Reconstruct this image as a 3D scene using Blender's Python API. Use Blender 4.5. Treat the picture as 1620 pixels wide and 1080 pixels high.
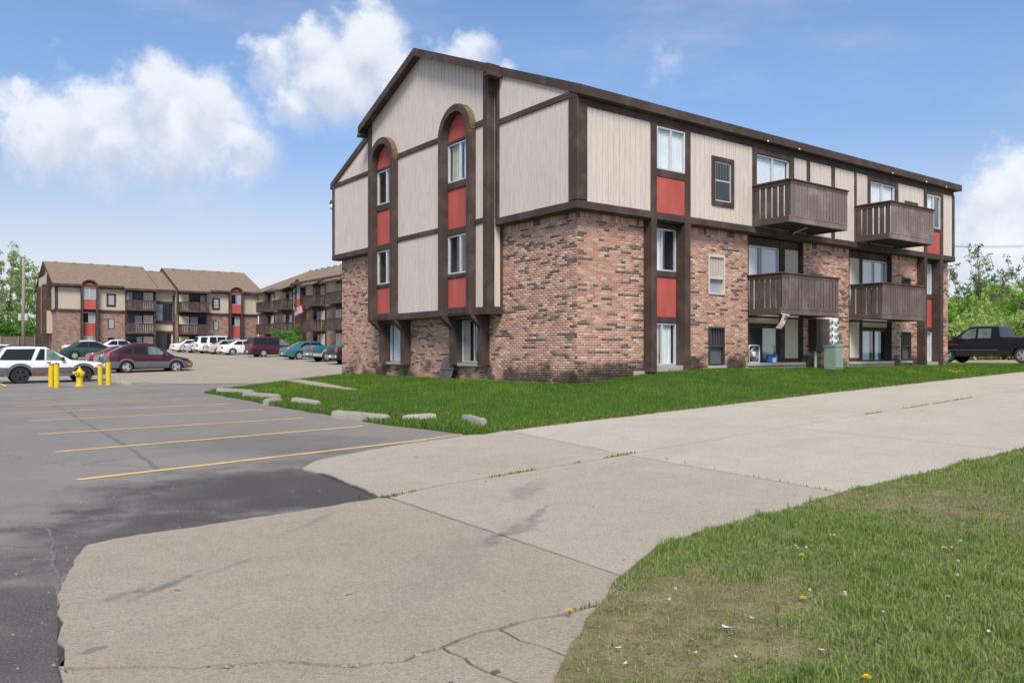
import bpy, bmesh, math, random
import numpy as np
from mathutils import Vector, Matrix, noise as mnoise

for o in list(bpy.data.objects): bpy.data.objects.remove(o)
random.seed(7); rng = np.random.default_rng(7)
scene = bpy.context.scene
COL = scene.collection

# ------------------------------------------------------------------ camera
FPX, Y0, EYE = 1280.0, 558.0, 1.4          # focal length and horizon row in photo pixels, eye height
cam_d = bpy.data.cameras.new('camera'); cam = bpy.data.objects.new('camera', cam_d); COL.objects.link(cam)
cam.location = (0, 0, EYE); cam.rotation_euler = (math.radians(90), 0, 0)
cam_d.sensor_width = 36; cam_d.lens = FPX / 1620 * 36; cam_d.shift_y = (Y0 - 540) / 1620
cam_d.clip_start = 0.1; cam_d.clip_end = 6000
scene.camera = cam

# ------------------------------------------------------------------ sun, exposure
SUN_EL, SUN_AZ = math.radians(50), math.radians(179)   # azimuth clockwise from +Y
sd = bpy.data.lights.new('sun', 'SUN'); sun = bpy.data.objects.new('sun', sd); COL.objects.link(sun)
sd.energy = 2.9; sd.angle = math.radians(20); sd.color = (1, .925, .81)
sdir = Vector((math.sin(SUN_AZ) * math.cos(SUN_EL), math.cos(SUN_AZ) * math.cos(SUN_EL), math.sin(SUN_EL)))
sun.rotation_euler = (-sdir).to_track_quat('-Z', 'Y').to_euler()
vs = scene.view_settings
vs.view_transform = 'Standard'; vs.look = 'None'; vs.gamma = 1; vs.use_curve_mapping = False
vs.exposure = 0.54

# ------------------------------------------------------------------ node helpers
class NT:
    def __init__(s, tree): s.t = tree; s.n = tree.nodes; s.l = tree.links
    def node(s, ty, **kw):
        n = s.n.new(ty)
        for k, v in kw.items(): setattr(n, k, v)
        return n
    def put(s, sock, v):
        if hasattr(v, 'is_output'): s.l.new(v, sock)
        else: sock.default_value = v
    def math(s, op, a, b=None, c=None, clamp=False):
        n = s.node('ShaderNodeMath', operation=op, use_clamp=clamp); s.put(n.inputs[0], a)
        if b is not None: s.put(n.inputs[1], b)
        if c is not None: s.put(n.inputs[2], c)
        return n.outputs[0]
    def vmath(s, op, a, b=None):
        n = s.node('ShaderNodeVectorMath', operation=op); s.put(n.inputs[0], a)
        if b is not None: s.put(n.inputs[1], b)
        return n.outputs['Value'] if op in ('LENGTH', 'DOT_PRODUCT', 'DISTANCE') else n.outputs[0]
    def noise(s, vec, scale, detail=4, rough=.55):
        n = s.node('ShaderNodeTexNoise'); s.put(n.inputs['Vector'], vec); n.inputs['Scale'].default_value = scale
        n.inputs['Detail'].default_value = detail; n.inputs['Roughness'].default_value = rough
        return n.outputs[0]
    def ramp(s, fac, stops):
        n = s.node('ShaderNodeValToRGB'); s.put(n.inputs[0], fac); e = n.color_ramp.elements
        while len(e) < len(stops): e.new(.5)
        for k, (p, c) in zip(e, stops): k.position = p; k.color = (c if len(c) == 4 else (*c, 1)) if hasattr(c, '__len__') else (c, c, c, 1)
        return n.outputs[0]
    def mix(s, fac, a, b, mode='MIX'):
        n = s.node('ShaderNodeMix', data_type='RGBA', blend_type=mode); s.put(n.inputs[0], fac)
        s.put(n.inputs[6], a if hasattr(a, 'is_output') else (*a[:3], 1)); s.put(n.inputs[7], b if hasattr(b, 'is_output') else (*b[:3], 1))
        return n.outputs[2]
    def sstep(s, x, a, b):
        n = s.node('ShaderNodeMapRange', interpolation_type='SMOOTHSTEP'); s.put(n.inputs[0], x)
        n.inputs[1].default_value = a; n.inputs[2].default_value = b
        return n.outputs[0]

# ------------------------------------------------------------------ world: sky with cumulus clouds
world = bpy.data.worlds.new('World'); scene.world = world; world.use_nodes = True
W = NT(world.node_tree); W.n.clear()
sky = W.node('ShaderNodeTexSky', sky_type='NISHITA'); sky.sun_disc = False
sky.sun_elevation = SUN_EL; sky.sun_rotation = SUN_AZ; sky.air_density = 1.0; sky.dust_density = .7; sky.ozone_density = 1.6
gen = W.node('ShaderNodeTexCoord').outputs['Generated']
dirv = W.vmath('NORMALIZE', gen)
sep = W.node('ShaderNodeSeparateXYZ'); W.put(sep.inputs[0], dirv); dz = sep.outputs[2]
def pdir(px, py):
    return Vector(((px - 810) / FPX, 1, (Y0 - py) / FPX)).normalized()
# cumulus heaps: (photo column, row, radius in photo pixels, weight)
HEAPS = [(85,228,66,1),(150,208,84,1),(240,188,98,1),(320,205,90,1),(280,235,88,1),(392,252,60,.9),(48,215,40,.8),(180,250,66,.9),
         (425,112,48,.8),(490,88,60,1),(580,98,78,1),(515,150,88,1),(615,160,90,1),(460,190,52,.8),(700,150,70,.9),(745,97,44,.8),(792,112,32,.7),
         (70,78,26,.42),(80,105,24,.45),(62,160,30,.5),(15,176,26,.45),(1045,118,40,.14),(1570,350,80,.8),(1650,330,110,.8),(385,285,40,.5),(1700,400,130,.8),
         (-190,300,100,.9),(1900,260,120,.9),(1590,440,120,.8)]
n1 = W.noise(dirv, 9, 9, .6); n2 = W.noise(dirv, 34, 6, .6)
warp = W.node('ShaderNodeTexNoise'); W.put(warp.inputs['Vector'], dirv); warp.inputs['Scale'].default_value = 9; warp.inputs['Detail'].default_value = 8; warp.inputs['Roughness'].default_value = .58
wv = W.vmath('SCALE', W.vmath('SUBTRACT', warp.outputs[1], (.5, .5, .5))); wv.node.inputs[3].default_value = .10
dw = W.vmath('ADD', dirv, wv)
def heaps(lift):
    dens = None
    for (px, py, r, wt) in HEAPS:
        d = W.vmath('DISTANCE', dw, tuple(pdir(px, py - lift * r)))
        m = W.math('MULTIPLY', W.math('SUBTRACT', 1.0, W.math('DIVIDE', d, r / FPX * 1.06)), wt)
        dens = m if dens is None else W.math('SMOOTH_MAX', dens, m, .22)
    return dens
base_d = heaps(0); up_d = heaps(.5)
# the same kind of heaps all over the rest of the sky
far = W.noise(W.vmath('MULTIPLY', dw, (1, 1, 1.6)), 2.6, 8, .6)
inview = W.sstep(W.vmath('DOT_PRODUCT', dirv, (0, 1, 0)), .55, .75)
fard = W.math('SUBTRACT', W.math('MULTIPLY', W.math('SUBTRACT', far, .56), 6), W.math('MULTIPLY', inview, 3))
dens = W.math('MAXIMUM', base_d, fard)
dens = W.math('ADD', dens, W.math('MULTIPLY', W.math('SUBTRACT', n1, .5), 1.0))
dens = W.math('ADD', dens, W.math('MULTIPLY', W.math('SUBTRACT', n2, .5), .4))
lit = W.sstep(W.math('ADD', W.math('SUBTRACT', up_d, base_d), W.math('MULTIPLY', W.math('SUBTRACT', n1, .5), 1.2)), -.45, .3)
soft = W.math('ADD', .40, W.math('MULTIPLY', W.math('SUBTRACT', 1.0, lit), .55))        # crisp sunny tops, soft undersides
cover = W.node('ShaderNodeMapRange', interpolation_type='SMOOTHSTEP'); W.put(cover.inputs[0], dens); cover.inputs[1].default_value = .03; W.put(cover.inputs[2], soft); cover = cover.outputs[0]
shade = W.math('ADD', W.math('MULTIPLY', lit, .85), W.math('MULTIPLY', W.sstep(n2, .35, .7), .2), clamp=True)
ccol = W.mix(shade, (4.7, 5.05, 5.9), (7.0, 7.2, 7.5))
skyc = W.mix(1.0, sky.outputs[0], (1.06, 1.14, 1.26), 'MULTIPLY')
low = W.sstep(dz, .34, .04); skyc = W.mix(low, skyc, W.mix(1.0, skyc, (.70, .62, .66), 'MULTIPLY'))
veil = W.math('MULTIPLY', W.sstep(dz, .26, .03), .85)          # thin high haze towards the horizon
skyc = W.mix(veil, skyc, (6.0, 6.25, 6.75))
skyc = W.mix(W.math('MULTIPLY', W.sstep(W.noise(W.vmath('MULTIPLY', dirv, (1, 1, 3.2)), 4, 8, .6), .45, .75), .22), skyc, (5.2, 5.6, 6.6))
fin = W.mix(W.math('MULTIPLY', cover, .86), skyc, ccol)
bg = W.node('ShaderNodeBackground'); W.put(bg.inputs[0], fin); bg.inputs[1].default_value = .095
wo = W.node('ShaderNodeOutputWorld'); W.l.new(bg.outputs[0], wo.inputs[0])

# ------------------------------------------------------------------ frame of the place: u along the building's long face, v along its gable
CX, CY = 1.72, 20.98
def uv2w(u, v): return (CX + .8 * u - .6 * v, CY + .6 * u + .8 * v)
def w2uv(X, Y):
    dx, dy = X - CX, Y - CY
    return .8 * dx + .6 * dy, -.6 * dx + .8 * dy
ROT1 = math.atan2(.6, .8)
def sm(a, b, x):
    t = np.clip((x - a) / (b - a), 0, 1); return t * t * (3 - 2 * t)
def H(X, Y):
    X = np.asarray(X, float); Y = np.asarray(Y, float)
    u, v = w2uv(X, Y)
    wv_ = np.maximum(1 - sm(8, 16, v), sm(5, 15, X))
    g = .0326 * np.clip(u + 7, 0, 27.6) * wv_
    rb = np.interp(Y, [0, 36, 47, 60, 73, 90, 110, 400], [0, 0, .2, .75, 1.1, 1.45, 1.8, 2.2]) * (1 - sm(-5, 5, X))
    g = np.maximum(g, rb)
    b = np.interp(u, [0, 3.2, 20, 30], [.55, .87, .87, .9])
    tu = np.clip((u + 6.0) / 5.6, 0, 1); tu = .75 * tu + .25 * sm(0, 1, tu)
    tv = np.clip((v + 4.25) / 4.0, 0, 1); tv = .8 * tv + .2 * sm(0, 1, tv)
    tb = np.clip((15.4 - v) / 2.2, 0, 1)
    T = tu * tv * tb * (1 - sm(19.5, 22, u))
    z = g + (b - g) * T
    return z
def Hs(x, y): return float(H(x, y))
def ground(px, py, off=0.0):
    """photo pixel -> point where its line of sight meets the ground"""
    k, c = (px - 810) / FPX, (py - Y0) / FPX
    Y = EYE / c if c > 1e-4 else 400
    lo, hi = .5, 400.
    ys = np.concatenate([np.linspace(.5, 60, 1200), np.linspace(60, 300, 800)])
    d = EYE - c * ys - (H(k * ys, ys) + off)
    i = np.argmax(d <= 0) if (d <= 0).any() else len(ys) - 1
    Y = ys[i]
    if i > 0 and d[i] < 0: Y = ys[i - 1] + (ys[i] - ys[i - 1]) * d[i - 1] / (d[i - 1] - d[i])
    return (k * Y, Y)
def at_depth(px, Y): return ((px - 810) / FPX * Y, Y)

# ------------------------------------------------------------------ mesh helpers
class MB:
    def __init__(s): s.v = []; s.f = []; s.m = []
    def add(s, vs, fs, mi=0):
        b = len(s.v); s.v += [tuple(p) for p in vs]; s.f += [tuple(i + b for i in f) for f in fs]; s.m += [mi] * len(fs); return s
    def box(s, x0, x1, y0, y1, z0, z1, F=None, bev=0, mi=0):
        F = F or (lambda a, b, c: (a, b, c))
        lo = (min(x0, x1), min(y0, y1), min(z0, z1)); hi = (max(x0, x1), max(y0, y1), max(z0, z1))
        if bev <= 0:
            vs = [F(*[(hi if (k >> a) & 1 else lo)[a] for a in range(3)]) for k in range(8)]
            return s.add(vs, [(0,2,3,1),(4,5,7,6),(0,1,5,4),(2,6,7,3),(0,4,6,2),(1,3,7,5)], mi)
        bev = min(bev, .45 * min(h - l for h, l in zip(hi, lo)))
        vs = []; ix = {}
        for k in range(8):
            for a in range(3):
                p = []
                for q in range(3):
                    top = (k >> q) & 1
                    p.append((hi[q] if top else lo[q]) if q == a else (hi[q] - bev if top else lo[q] + bev))
                ix[k, a] = len(vs); vs.append(F(*p))
        fs = []
        for a in range(3):
            b, c = (a + 1) % 3, (a + 2) % 3
            for sg in (0, 1):
                base = sg << a
                fs.append([ix[base, a], ix[base | 1 << b, a], ix[base | 1 << b | 1 << c, a], ix[base | 1 << c, a]])
            for sa in (0, 1):
                for sb in (0, 1):
                    k0 = sa << a | sb << b; k1 = k0 | 1 << c
                    fs.append([ix[k0, a], ix[k1, a], ix[k1, b], ix[k0, b]])
        for k in range(8): fs.append([ix[k, 0], ix[k, 1], ix[k, 2]])
        return s.add(vs, fs, mi)
    def prism(s, poly, F0, F1, mi=0):
        """poly: list of 2D points; F0/F1 map a point to the two end caps"""
        n = len(poly); vs = [F0(*p) for p in poly] + [F1(*p) for p in poly]
        fs = [tuple(range(n)), tuple(range(2 * n - 1, n - 1, -1))] + [(i, (i + 1) % n, n + (i + 1) % n, n + i) for i in range(n)]
        return s.add(vs, fs, mi)
    def tube(s, pts, rad, n=8, mi=0, cap=True):
        pts = [Vector(p) for p in pts]; rad = rad if hasattr(rad, '__len__') else [rad] * len(pts)
        vs = []; fs = []; up = None
        for i, p in enumerate(pts):
            d = (pts[min(i + 1, len(pts) - 1)] - pts[max(i - 1, 0)]).normalized()
            a = d.cross(Vector((0, 0, 1)) if abs(d.z) < .95 else Vector((1, 0, 0))).normalized() if up is None else (up - d * up.dot(d)).normalized()
            up = a; b = d.cross(a)
            for k in range(n):
                t = 2 * math.pi * k / n; vs.append(p + (a * math.cos(t) + b * math.sin(t)) * rad[i])
        for i in range(len(pts) - 1):
            for k in range(n): fs.append((i * n + k, i * n + (k + 1) % n, (i + 1) * n + (k + 1) % n, (i + 1) * n + k))
        if cap: fs += [tuple(range(n))[::-1], tuple((len(pts) - 1) * n + k for k in range(n))]
        return s.add(vs, fs, mi)
    def lathe(s, prof, n=24, F=None, mi=0, cap=True):
        F = F or (lambda a, b, c: (a, b, c)); vs = []; fs = []
        for r, z in prof:
            for k in range(n):
                t = 2 * math.pi * k / n; vs.append(F(r * math.cos(t), r * math.sin(t), z))
        for i in range(len(prof) - 1):
            for k in range(n): fs.append((i * n + k, i * n + (k + 1) % n, (i + 1) * n + (k + 1) % n, (i + 1) * n + k))
        if cap: fs += [tuple(range(n))[::-1], tuple((len(prof) - 1) * n + k for k in range(n))]
        return s.add(vs, fs, mi)
    def mesh(s, name, mats, smooth=False, recalc=True):
        me = bpy.data.meshes.new(name); me.from_pydata(s.v, [], s.f)
        for m in (mats if isinstance(mats, (list, tuple)) else [mats]): me.materials.append(m)
        if any(s.m): me.polygons.foreach_set('material_index', s.m)
        if recalc:
            bm = bmesh.new(); bm.from_mesh(me); bmesh.ops.recalc_face_normals(bm, faces=bm.faces); bm.to_mesh(me); bm.free()
        if smooth:
            me.polygons.foreach_set('use_smooth', [True] * len(me.polygons))
            if smooth != True: me.set_sharp_from_angle(angle=math.radians(smooth))
        me.update(); return me
def tag(o, label=None, cat=None, group=None, kind=None):
    for k, v in (('label', label), ('category', cat), ('group', group), ('kind', kind)):
        if v: o[k] = v
    return o
def link(name, data, parent=None, loc=None, rz=None):
    o = bpy.data.objects.new(name, data); COL.objects.link(o)
    if parent: o.parent = parent
    if loc: o.location = loc
    if rz is not None: o.rotation_euler = (0, 0, rz)
    return o
def build(name, mb, mat_, parent=None, smooth=False, recalc=True, loc=None, rz=None):
    return link(name, mb.mesh(name, mat_, smooth, recalc), parent, loc, rz)
def empty(name, loc, rz=0):
    o = link(name, None, None, loc, rz); o.empty_display_size = .2; return o
def copy_tree(o, parent=None):
    c = o.copy(); COL.objects.link(c); c.parent = parent
    for ch in list(o.children): copy_tree(ch, c)
    return c
def np_mesh(name, V, F, mat_, cols=None, smooth=False, normals=None):
    me = bpy.data.meshes.new(name); V = np.asarray(V, np.float32); F = np.asarray(F, np.int32); k = F.shape[1]
    me.vertices.add(len(V)); me.vertices.foreach_set('co', V.ravel())
    me.loops.add(F.size); me.loops.foreach_set('vertex_index', F.ravel())
    me.polygons.add(len(F)); me.polygons.foreach_set('loop_start', np.arange(0, F.size, k, dtype=np.int32))
    me.polygons.foreach_set('loop_total', np.full(len(F), k, np.int32))
    if smooth: me.polygons.foreach_set('use_smooth', np.ones(len(F), bool))
    me.materials.append(mat_); me.update(calc_edges=True)
    if cols is not None:
        a = me.color_attributes.new('Col', 'FLOAT_COLOR', 'POINT'); c = np.ones((len(V), 4), np.float32); c[:, :3] = cols
        a.data.foreach_set('color', c.ravel())
    return me

# ------------------------------------------------------------------ materials
def new_mat(name):
    m = bpy.data.materials.new(name); m.use_nodes = True; t = NT(m.node_tree); b = t.n['Principled BSDF']
    pos = t.node('ShaderNodeNewGeometry').outputs['Position']
    return m, t, b, pos
def bump(t, b, h, strength, dist=.01):
    n = t.node('ShaderNodeBump'); n.inputs['Strength'].default_value = strength; n.inputs['Distance'].default_value = dist
    t.put(n.inputs['Height'], h); t.l.new(n.outputs[0], b.inputs['Normal'])
def simple(name, col, rough=.6, var=.15, scale=6, metal=0, bmp=0, bscale=60, spec=.5, coat=0, stretch=(1, 1, 1)):
    m, t, b, pos = new_mat(name)
    p = t.vmath('MULTIPLY', pos, stretch)
    n = t.noise(p, scale, 6)
    lo = tuple(c * (1 - var) for c in col); hi = tuple(min(1, c * (1 + var)) for c in col)
    t.put(b.inputs['Base Color'], t.ramp(n, [(.3, lo), (.7, hi)]))
    b.inputs['Roughness'].default_value = rough; b.inputs['Metallic'].default_value = metal
    b.inputs['Specular IOR Level'].default_value = spec; b.inputs['Coat Weight'].default_value = coat
    if bmp: bump(t, b, t.noise(p, bscale, 4), bmp)
    return m
M = {}
# dark brown stained timber, weathered along the grain
def timber(name, col):
    m, t, b, pos = new_mat(name)
    g = t.noise(t.vmath('MULTIPLY', pos, (14, 14, 1.3)), 6, 6, .65); w = t.noise(pos, 1.7, 5)
    c = t.ramp(g, [(.25, tuple(x * .72 for x in col)), (.6, col), (.85, tuple(min(1, x * 1.6 + .012) for x in col))])
    c = t.mix(t.math('MULTIPLY', t.sstep(w, .46, .66), .45), c, tuple(x * 1.7 + .02 for x in col))
    t.put(b.inputs['Base Color'], c); b.inputs['Roughness'].default_value = .72; b.inputs['Specular IOR Level'].default_value = .3
    bump(t, b, g, .35, .006); return m
M['timber'] = timber('brown_timber', (.070, .047, .040))
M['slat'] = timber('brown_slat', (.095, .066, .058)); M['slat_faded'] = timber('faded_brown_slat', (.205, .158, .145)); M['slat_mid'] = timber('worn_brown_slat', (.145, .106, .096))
M['siding'] = None
def siding(name, col, grooves=False):
    m, t, b, pos = new_mat(name)
    st = t.noise(t.vmath('MULTIPLY', pos, (9, 9, .55)), 3, 6, .6); bl = t.noise(pos, .9, 4); fl = t.noise(t.vmath('MULTIPLY', pos, (1, 1, .3)), 26, 4, .7)
    c = t.ramp(st, [(.32, tuple(x * .80 for x in col)), (.52, col), (.8, tuple(min(1, x * 1.06) for x in col))])
    c = t.mix(t.math('MULTIPLY', t.sstep(bl, .45, .75), .25), c, tuple(x * .82 for x in col))
    c = t.mix(t.math('MULTIPLY', t.sstep(fl, .64, .74), .5), c, (.30, .25, .21))
    if grooves:
        a = t.node('ShaderNodeTexCoord').outputs['Object']; s3 = t.node('ShaderNodeSeparateXYZ'); t.put(s3.inputs[0], a)
        fr = t.math('FRACT', t.math('DIVIDE', t.math('ADD', s3.outputs[0], s3.outputs[1]), .203))
        gm = t.math('MULTIPLY', t.sstep(fr, .10, .0), .6); c = t.mix(gm, c, tuple(x * .4 for x in col))
    t.put(b.inputs['Base Color'], c); b.inputs['Roughness'].default_value = .8; b.inputs['Specular IOR Level'].default_value = .2
    bump(t, b, st, .25, .004); return m
M['siding'] = siding('beige_siding', (.65, .565, .505))
M['siding_far'] = siding('beige_siding_grooved', (.53, .46, .36), True)
M['panel'] = simple('beige_panel', (.64, .55, .43), .8, .06, 3, spec=.2)
def stucco():
    m, t, b, pos = new_mat('red_stucco')
    n = t.noise(pos, 45, 5, .7); l = t.noise(t.vmath('MULTIPLY', pos, (1, 1, .4)), 2.2, 5)
    c = t.ramp(l, [(.3, (.40, .085, .072)), (.7, (.50, .12, .10))]); c = t.mix(t.math('MULTIPLY', t.sstep(n, .62, .75), .5), c, (.55, .19, .16))
    t.put(b.inputs['Base Color'], c); b.inputs['Roughness'].default_value = .85; b.inputs['Specular IOR Level'].default_value = .2; bump(t, b, n, .5, .008); return m
M['red'] = stucco()
# bricks carry their own colour; the shader adds grain and the mildew stains near the ground
def brick(name, attr):
    m, t, b, pos = new_mat(name)
    if attr:
        a = t.node('ShaderNodeAttribute', attribute_name='Col'); c = a.outputs[0]
    else: c = t.mix(0.0, (.68, .57, .50), (.5, .4, .3))
    n = t.noise(pos, 38, 5, .65); k = t.ramp(n, [(.3, .78), (.7, 1.16)])
    c = t.mix(1.0, c, k, 'MULTIPLY')
    sp = t.node('ShaderNodeSeparateXYZ'); t.put(sp.inputs[0], pos)
    hgt = t.math('ADD', sp.outputs[2], t.math('MULTIPLY', t.noise(pos, 2.3, 6, .65), -1.1))
    st = t.math('MULTIPLY', t.math('MULTIPLY', t.sstep(hgt, .72, .22), t.sstep(t.noise(pos, .55, 3), .42, .52)), .85)
    c = t.mix(st, c, (.05, .045, .038))
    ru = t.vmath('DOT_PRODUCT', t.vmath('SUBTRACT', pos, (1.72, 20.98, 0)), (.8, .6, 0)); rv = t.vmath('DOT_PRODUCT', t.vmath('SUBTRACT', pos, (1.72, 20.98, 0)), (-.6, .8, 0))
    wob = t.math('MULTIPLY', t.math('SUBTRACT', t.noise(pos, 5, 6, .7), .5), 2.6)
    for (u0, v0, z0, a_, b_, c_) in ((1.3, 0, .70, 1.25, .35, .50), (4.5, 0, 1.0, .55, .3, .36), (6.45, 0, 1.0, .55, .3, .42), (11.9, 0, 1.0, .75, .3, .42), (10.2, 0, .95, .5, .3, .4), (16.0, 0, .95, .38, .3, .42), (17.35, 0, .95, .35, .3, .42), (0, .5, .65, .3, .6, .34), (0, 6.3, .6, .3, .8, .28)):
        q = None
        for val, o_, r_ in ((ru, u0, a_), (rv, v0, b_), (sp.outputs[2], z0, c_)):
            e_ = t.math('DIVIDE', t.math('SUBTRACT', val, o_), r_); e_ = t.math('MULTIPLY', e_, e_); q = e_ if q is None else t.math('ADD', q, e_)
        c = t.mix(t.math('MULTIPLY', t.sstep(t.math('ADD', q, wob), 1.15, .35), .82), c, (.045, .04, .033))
    eff = t.math('MULTIPLY', t.sstep(t.noise(pos, 5.5, 6, .7), .58, .72), .16); c = t.mix(eff, c, (.62, .52, .45))
    t.put(b.inputs['Base Color'], c); b.inputs['Roughness'].default_value = .88; b.inputs['Specular IOR Level'].default_value = .2
    bump(t, b, n, .5, .006); return m
M['brick'] = brick('brick', True); M['mortar'] = brick('mortar', False)
def far_brick():
    m, t, b, pos = new_mat('far_brick')
    s = t.node('ShaderNodeTexCoord').outputs['Object']; sx = t.node('ShaderNodeSeparateXYZ'); t.put(sx.inputs[0], s)
    cb = t.node('ShaderNodeCombineXYZ'); t.put(cb.inputs[0], t.math('ADD', sx.outputs[0], sx.outputs[1])); t.put(cb.inputs[1], sx.outputs[2])
    bt = t.node('ShaderNodeTexBrick'); t.put(bt.inputs[0], cb.outputs[0]); bt.inputs['Scale'].default_value = 1
    bt.inputs['Brick Width'].default_value = .406; bt.inputs['Row Height'].default_value = .136; bt.inputs['Mortar Size'].default_value = .012
    bt.inputs['Color1'].default_value = (.10, .062, .05, 1); bt.inputs['Color2'].default_value = (.40, .235, .18, 1); bt.inputs['Mortar'].default_value = (.36, .29, .25, 1)
    bt.inputs['Bias'].default_value = .1
    t.put(b.inputs['Base Color'], t.mix(t.math('MULTIPLY', t.noise(pos, .8, 4), .4), bt.outputs[0], (.24, .15, .12))); b.inputs['Roughness'].default_value = .9; return m
M['far_brick'] = far_brick()
def shingle(name, c0, c1):
    m, t, b, pos = new_mat(name)
    n = t.noise(t.vmath('MULTIPLY', pos, (1, 1, 4)), 2.4, 6, .65); f = t.noise(pos, 22, 3)
    c = t.ramp(n, [(.3, c0), (.7, c1)]); c = t.mix(t.math('MULTIPLY', t.sstep(f, .4, .7), .3), c, tuple(x * .6 for x in c0))
    t.put(b.inputs['Base Color'], c); b.inputs['Roughness'].default_value = .95; b.inputs['Specular IOR Level'].default_value = .1; bump(t, b, f, .5, .02); return m
M['shingle'] = shingle('tan_shingle', (.20, .145, .105), (.30, .225, .165))
M['arch_shingle'] = shingle('mossy_shingle', (.13, .09, .05), (.24, .175, .10))
M['alum'] = simple('pale_aluminium', (.62, .63, .64), .4, .06, metal=.3)
M['bronze'] = simple('dark_bronze_metal', (.05, .042, .045), .5, .15)
M['cream'] = simple('cream_metal', (.58, .52, .44), .6, .06); M['screen'] = simple('insect_screen', (.055, .055, .06), .7, .1)
M['white'] = simple('white_paint', (.78, .77, .74), .6, .06)
M['far_curtain'] = simple('grey_curtain', (.33, .35, .38), .8, .1, 3)
M['curtain'] = simple('white_curtain', (.84, .85, .86), .9, .06, 3)
M['cream_curtain'] = simple('cream_curtain', (.58, .56, .44), .9, .1, 3)
M['room'] = simple('dark_room', (.035, .036, .042), .9, .2)
M['dark'] = simple('dark_soffit', (.025, .02, .02), .9, .2)
def glass():
    m, t, b, pos = new_mat('window_glass'); out = t.n['Material Output']
    tr = t.node('ShaderNodeBsdfTransparent'); tr.inputs[0].default_value = (.93, .96, .97, 1)
    gl = t.node('ShaderNodeBsdfGlossy'); gl.inputs['Roughness'].default_value = .015; gl.inputs[0].default_value = (.95, .97, 1, 1)
    nb = t.node('ShaderNodeBump'); nb.inputs['Strength'].default_value = .04; nb.inputs['Distance'].default_value = .02
    t.put(nb.inputs['Height'], t.noise(pos, 2.2, 2)); t.l.new(nb.outputs[0], gl.inputs['Normal'])
    fr = t.node('ShaderNodeLayerWeight'); fr.inputs[0].default_value = .5
    mx = t.node('ShaderNodeMixShader'); t.put(mx.inputs[0], t.math('ADD', t.math('MULTIPLY', t.math('POWER', fr.outputs[1], 3.0), .9), .09, clamp=True))
    t.l.new(tr.outputs[0], mx.inputs[1]); t.l.new(gl.outputs[0], mx.inputs[2]); t.l.new(mx.outputs[0], out.inputs[0]); return m
M['glass'] = glass()
def concrete(name, c0, c1, stain):
    m, t, b, pos = new_mat(name)
    f = t.noise(pos, 62, 5, .8); ff = t.noise(pos, 190, 2, .6); l = t.noise(pos, .55, 5); k = t.noise(pos, 3.2, 6, .65)
    c = t.ramp(l, [(.3, c0), (.7, c1)])
    c = t.mix(t.math('MULTIPLY', t.sstep(k, .42, .62), .26), c, tuple(x * .78 for x in c0))
    c = t.mix(t.math('MULTIPLY', t.sstep(f, .51, .60), .52), c, tuple(x * .45 for x in c0))
    c = t.mix(t.math('MULTIPLY', t.sstep(f, .48, .38), .45), c, tuple(min(1, x * 1.35) for x in c1))
    c = t.mix(t.math('MULTIPLY', t.sstep(ff, .52, .62), .28), c, tuple(x * .5 for x in c0))
    sp = t.noise(pos, 9, 3, .5); c = t.mix(t.math('MULTIPLY', t.sstep(sp, .735, .76), .8), c, (.07, .065, .06))
    for (x, y, sx_, sy_, ang, amt) in stain:
        p = t.vmath('SUBTRACT', pos, (x, y, 0)); ca, sa = math.cos(ang), math.sin(ang)
        a = t.math('DIVIDE', t.vmath('DOT_PRODUCT', p, (ca, sa, 0)), sx_); q = t.math('DIVIDE', t.vmath('DOT_PRODUCT', p, (-sa, ca, 0)), sy_)
        r = t.math('ADD', t.math('MULTIPLY', a, a), t.math('MULTIPLY', q, q))
        r = t.math('ADD', r, t.math('MULTIPLY', t.math('SUBTRACT', t.noise(pos, 7, 7, .75), .5), 4.5))
        c = t.mix(t.math('MULTIPLY', t.sstep(r, 1.0, -.2), amt), c, (.10, .095, .10))
    t.put(b.inputs['Base Color'], c); b.inputs['Roughness'].default_value = .9; b.inputs['Specular IOR Level'].default_value = .25
    bump(t, b, t.math('ADD', f, t.math('MULTIPLY', ff, .6)), .8, .008); return m
def gp(px, py): return ground(px, py)
ST = []
for (ax, ay, bx, by, wd, amt) in [(150,962,255,925,.075,.55),(200,958,330,902,.06,.6),(300,925,420,880,.04,.3),(440,855,560,800,.05,.3),(125,1042,165,1030,.035,.5),(775,872,790,845,.09,.45),(795,862,850,818,.14,.42),(805,800,860,758,.20,.38),(830,835,870,800,.05,.35),
                                 (560,1000,800,860,.22,.13),(600,930,900,800,.25,.10),(900,760,1150,690,.35,.10),(1180,720,1330,690,.3,.10)]:
    A_, B_ = gp(ax, ay), gp(bx, by); ST.append(((A_[0] + B_[0]) / 2, (A_[1] + B_[1]) / 2, max(.08, math.dist(A_, B_) / 2), wd, math.atan2(B_[1] - A_[1], B_[0] - A_[0]), amt))
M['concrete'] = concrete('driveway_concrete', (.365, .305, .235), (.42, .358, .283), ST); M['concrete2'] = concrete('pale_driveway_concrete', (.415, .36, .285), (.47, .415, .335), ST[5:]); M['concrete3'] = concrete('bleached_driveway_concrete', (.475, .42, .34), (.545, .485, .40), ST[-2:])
M['lot_concrete'] = concrete('lot_concrete', (.35, .295, .225), (.41, .35, .275), [])
M['block'] = concrete('block_concrete', (.36, .33, .28), (.46, .42, .36), [])
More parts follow.
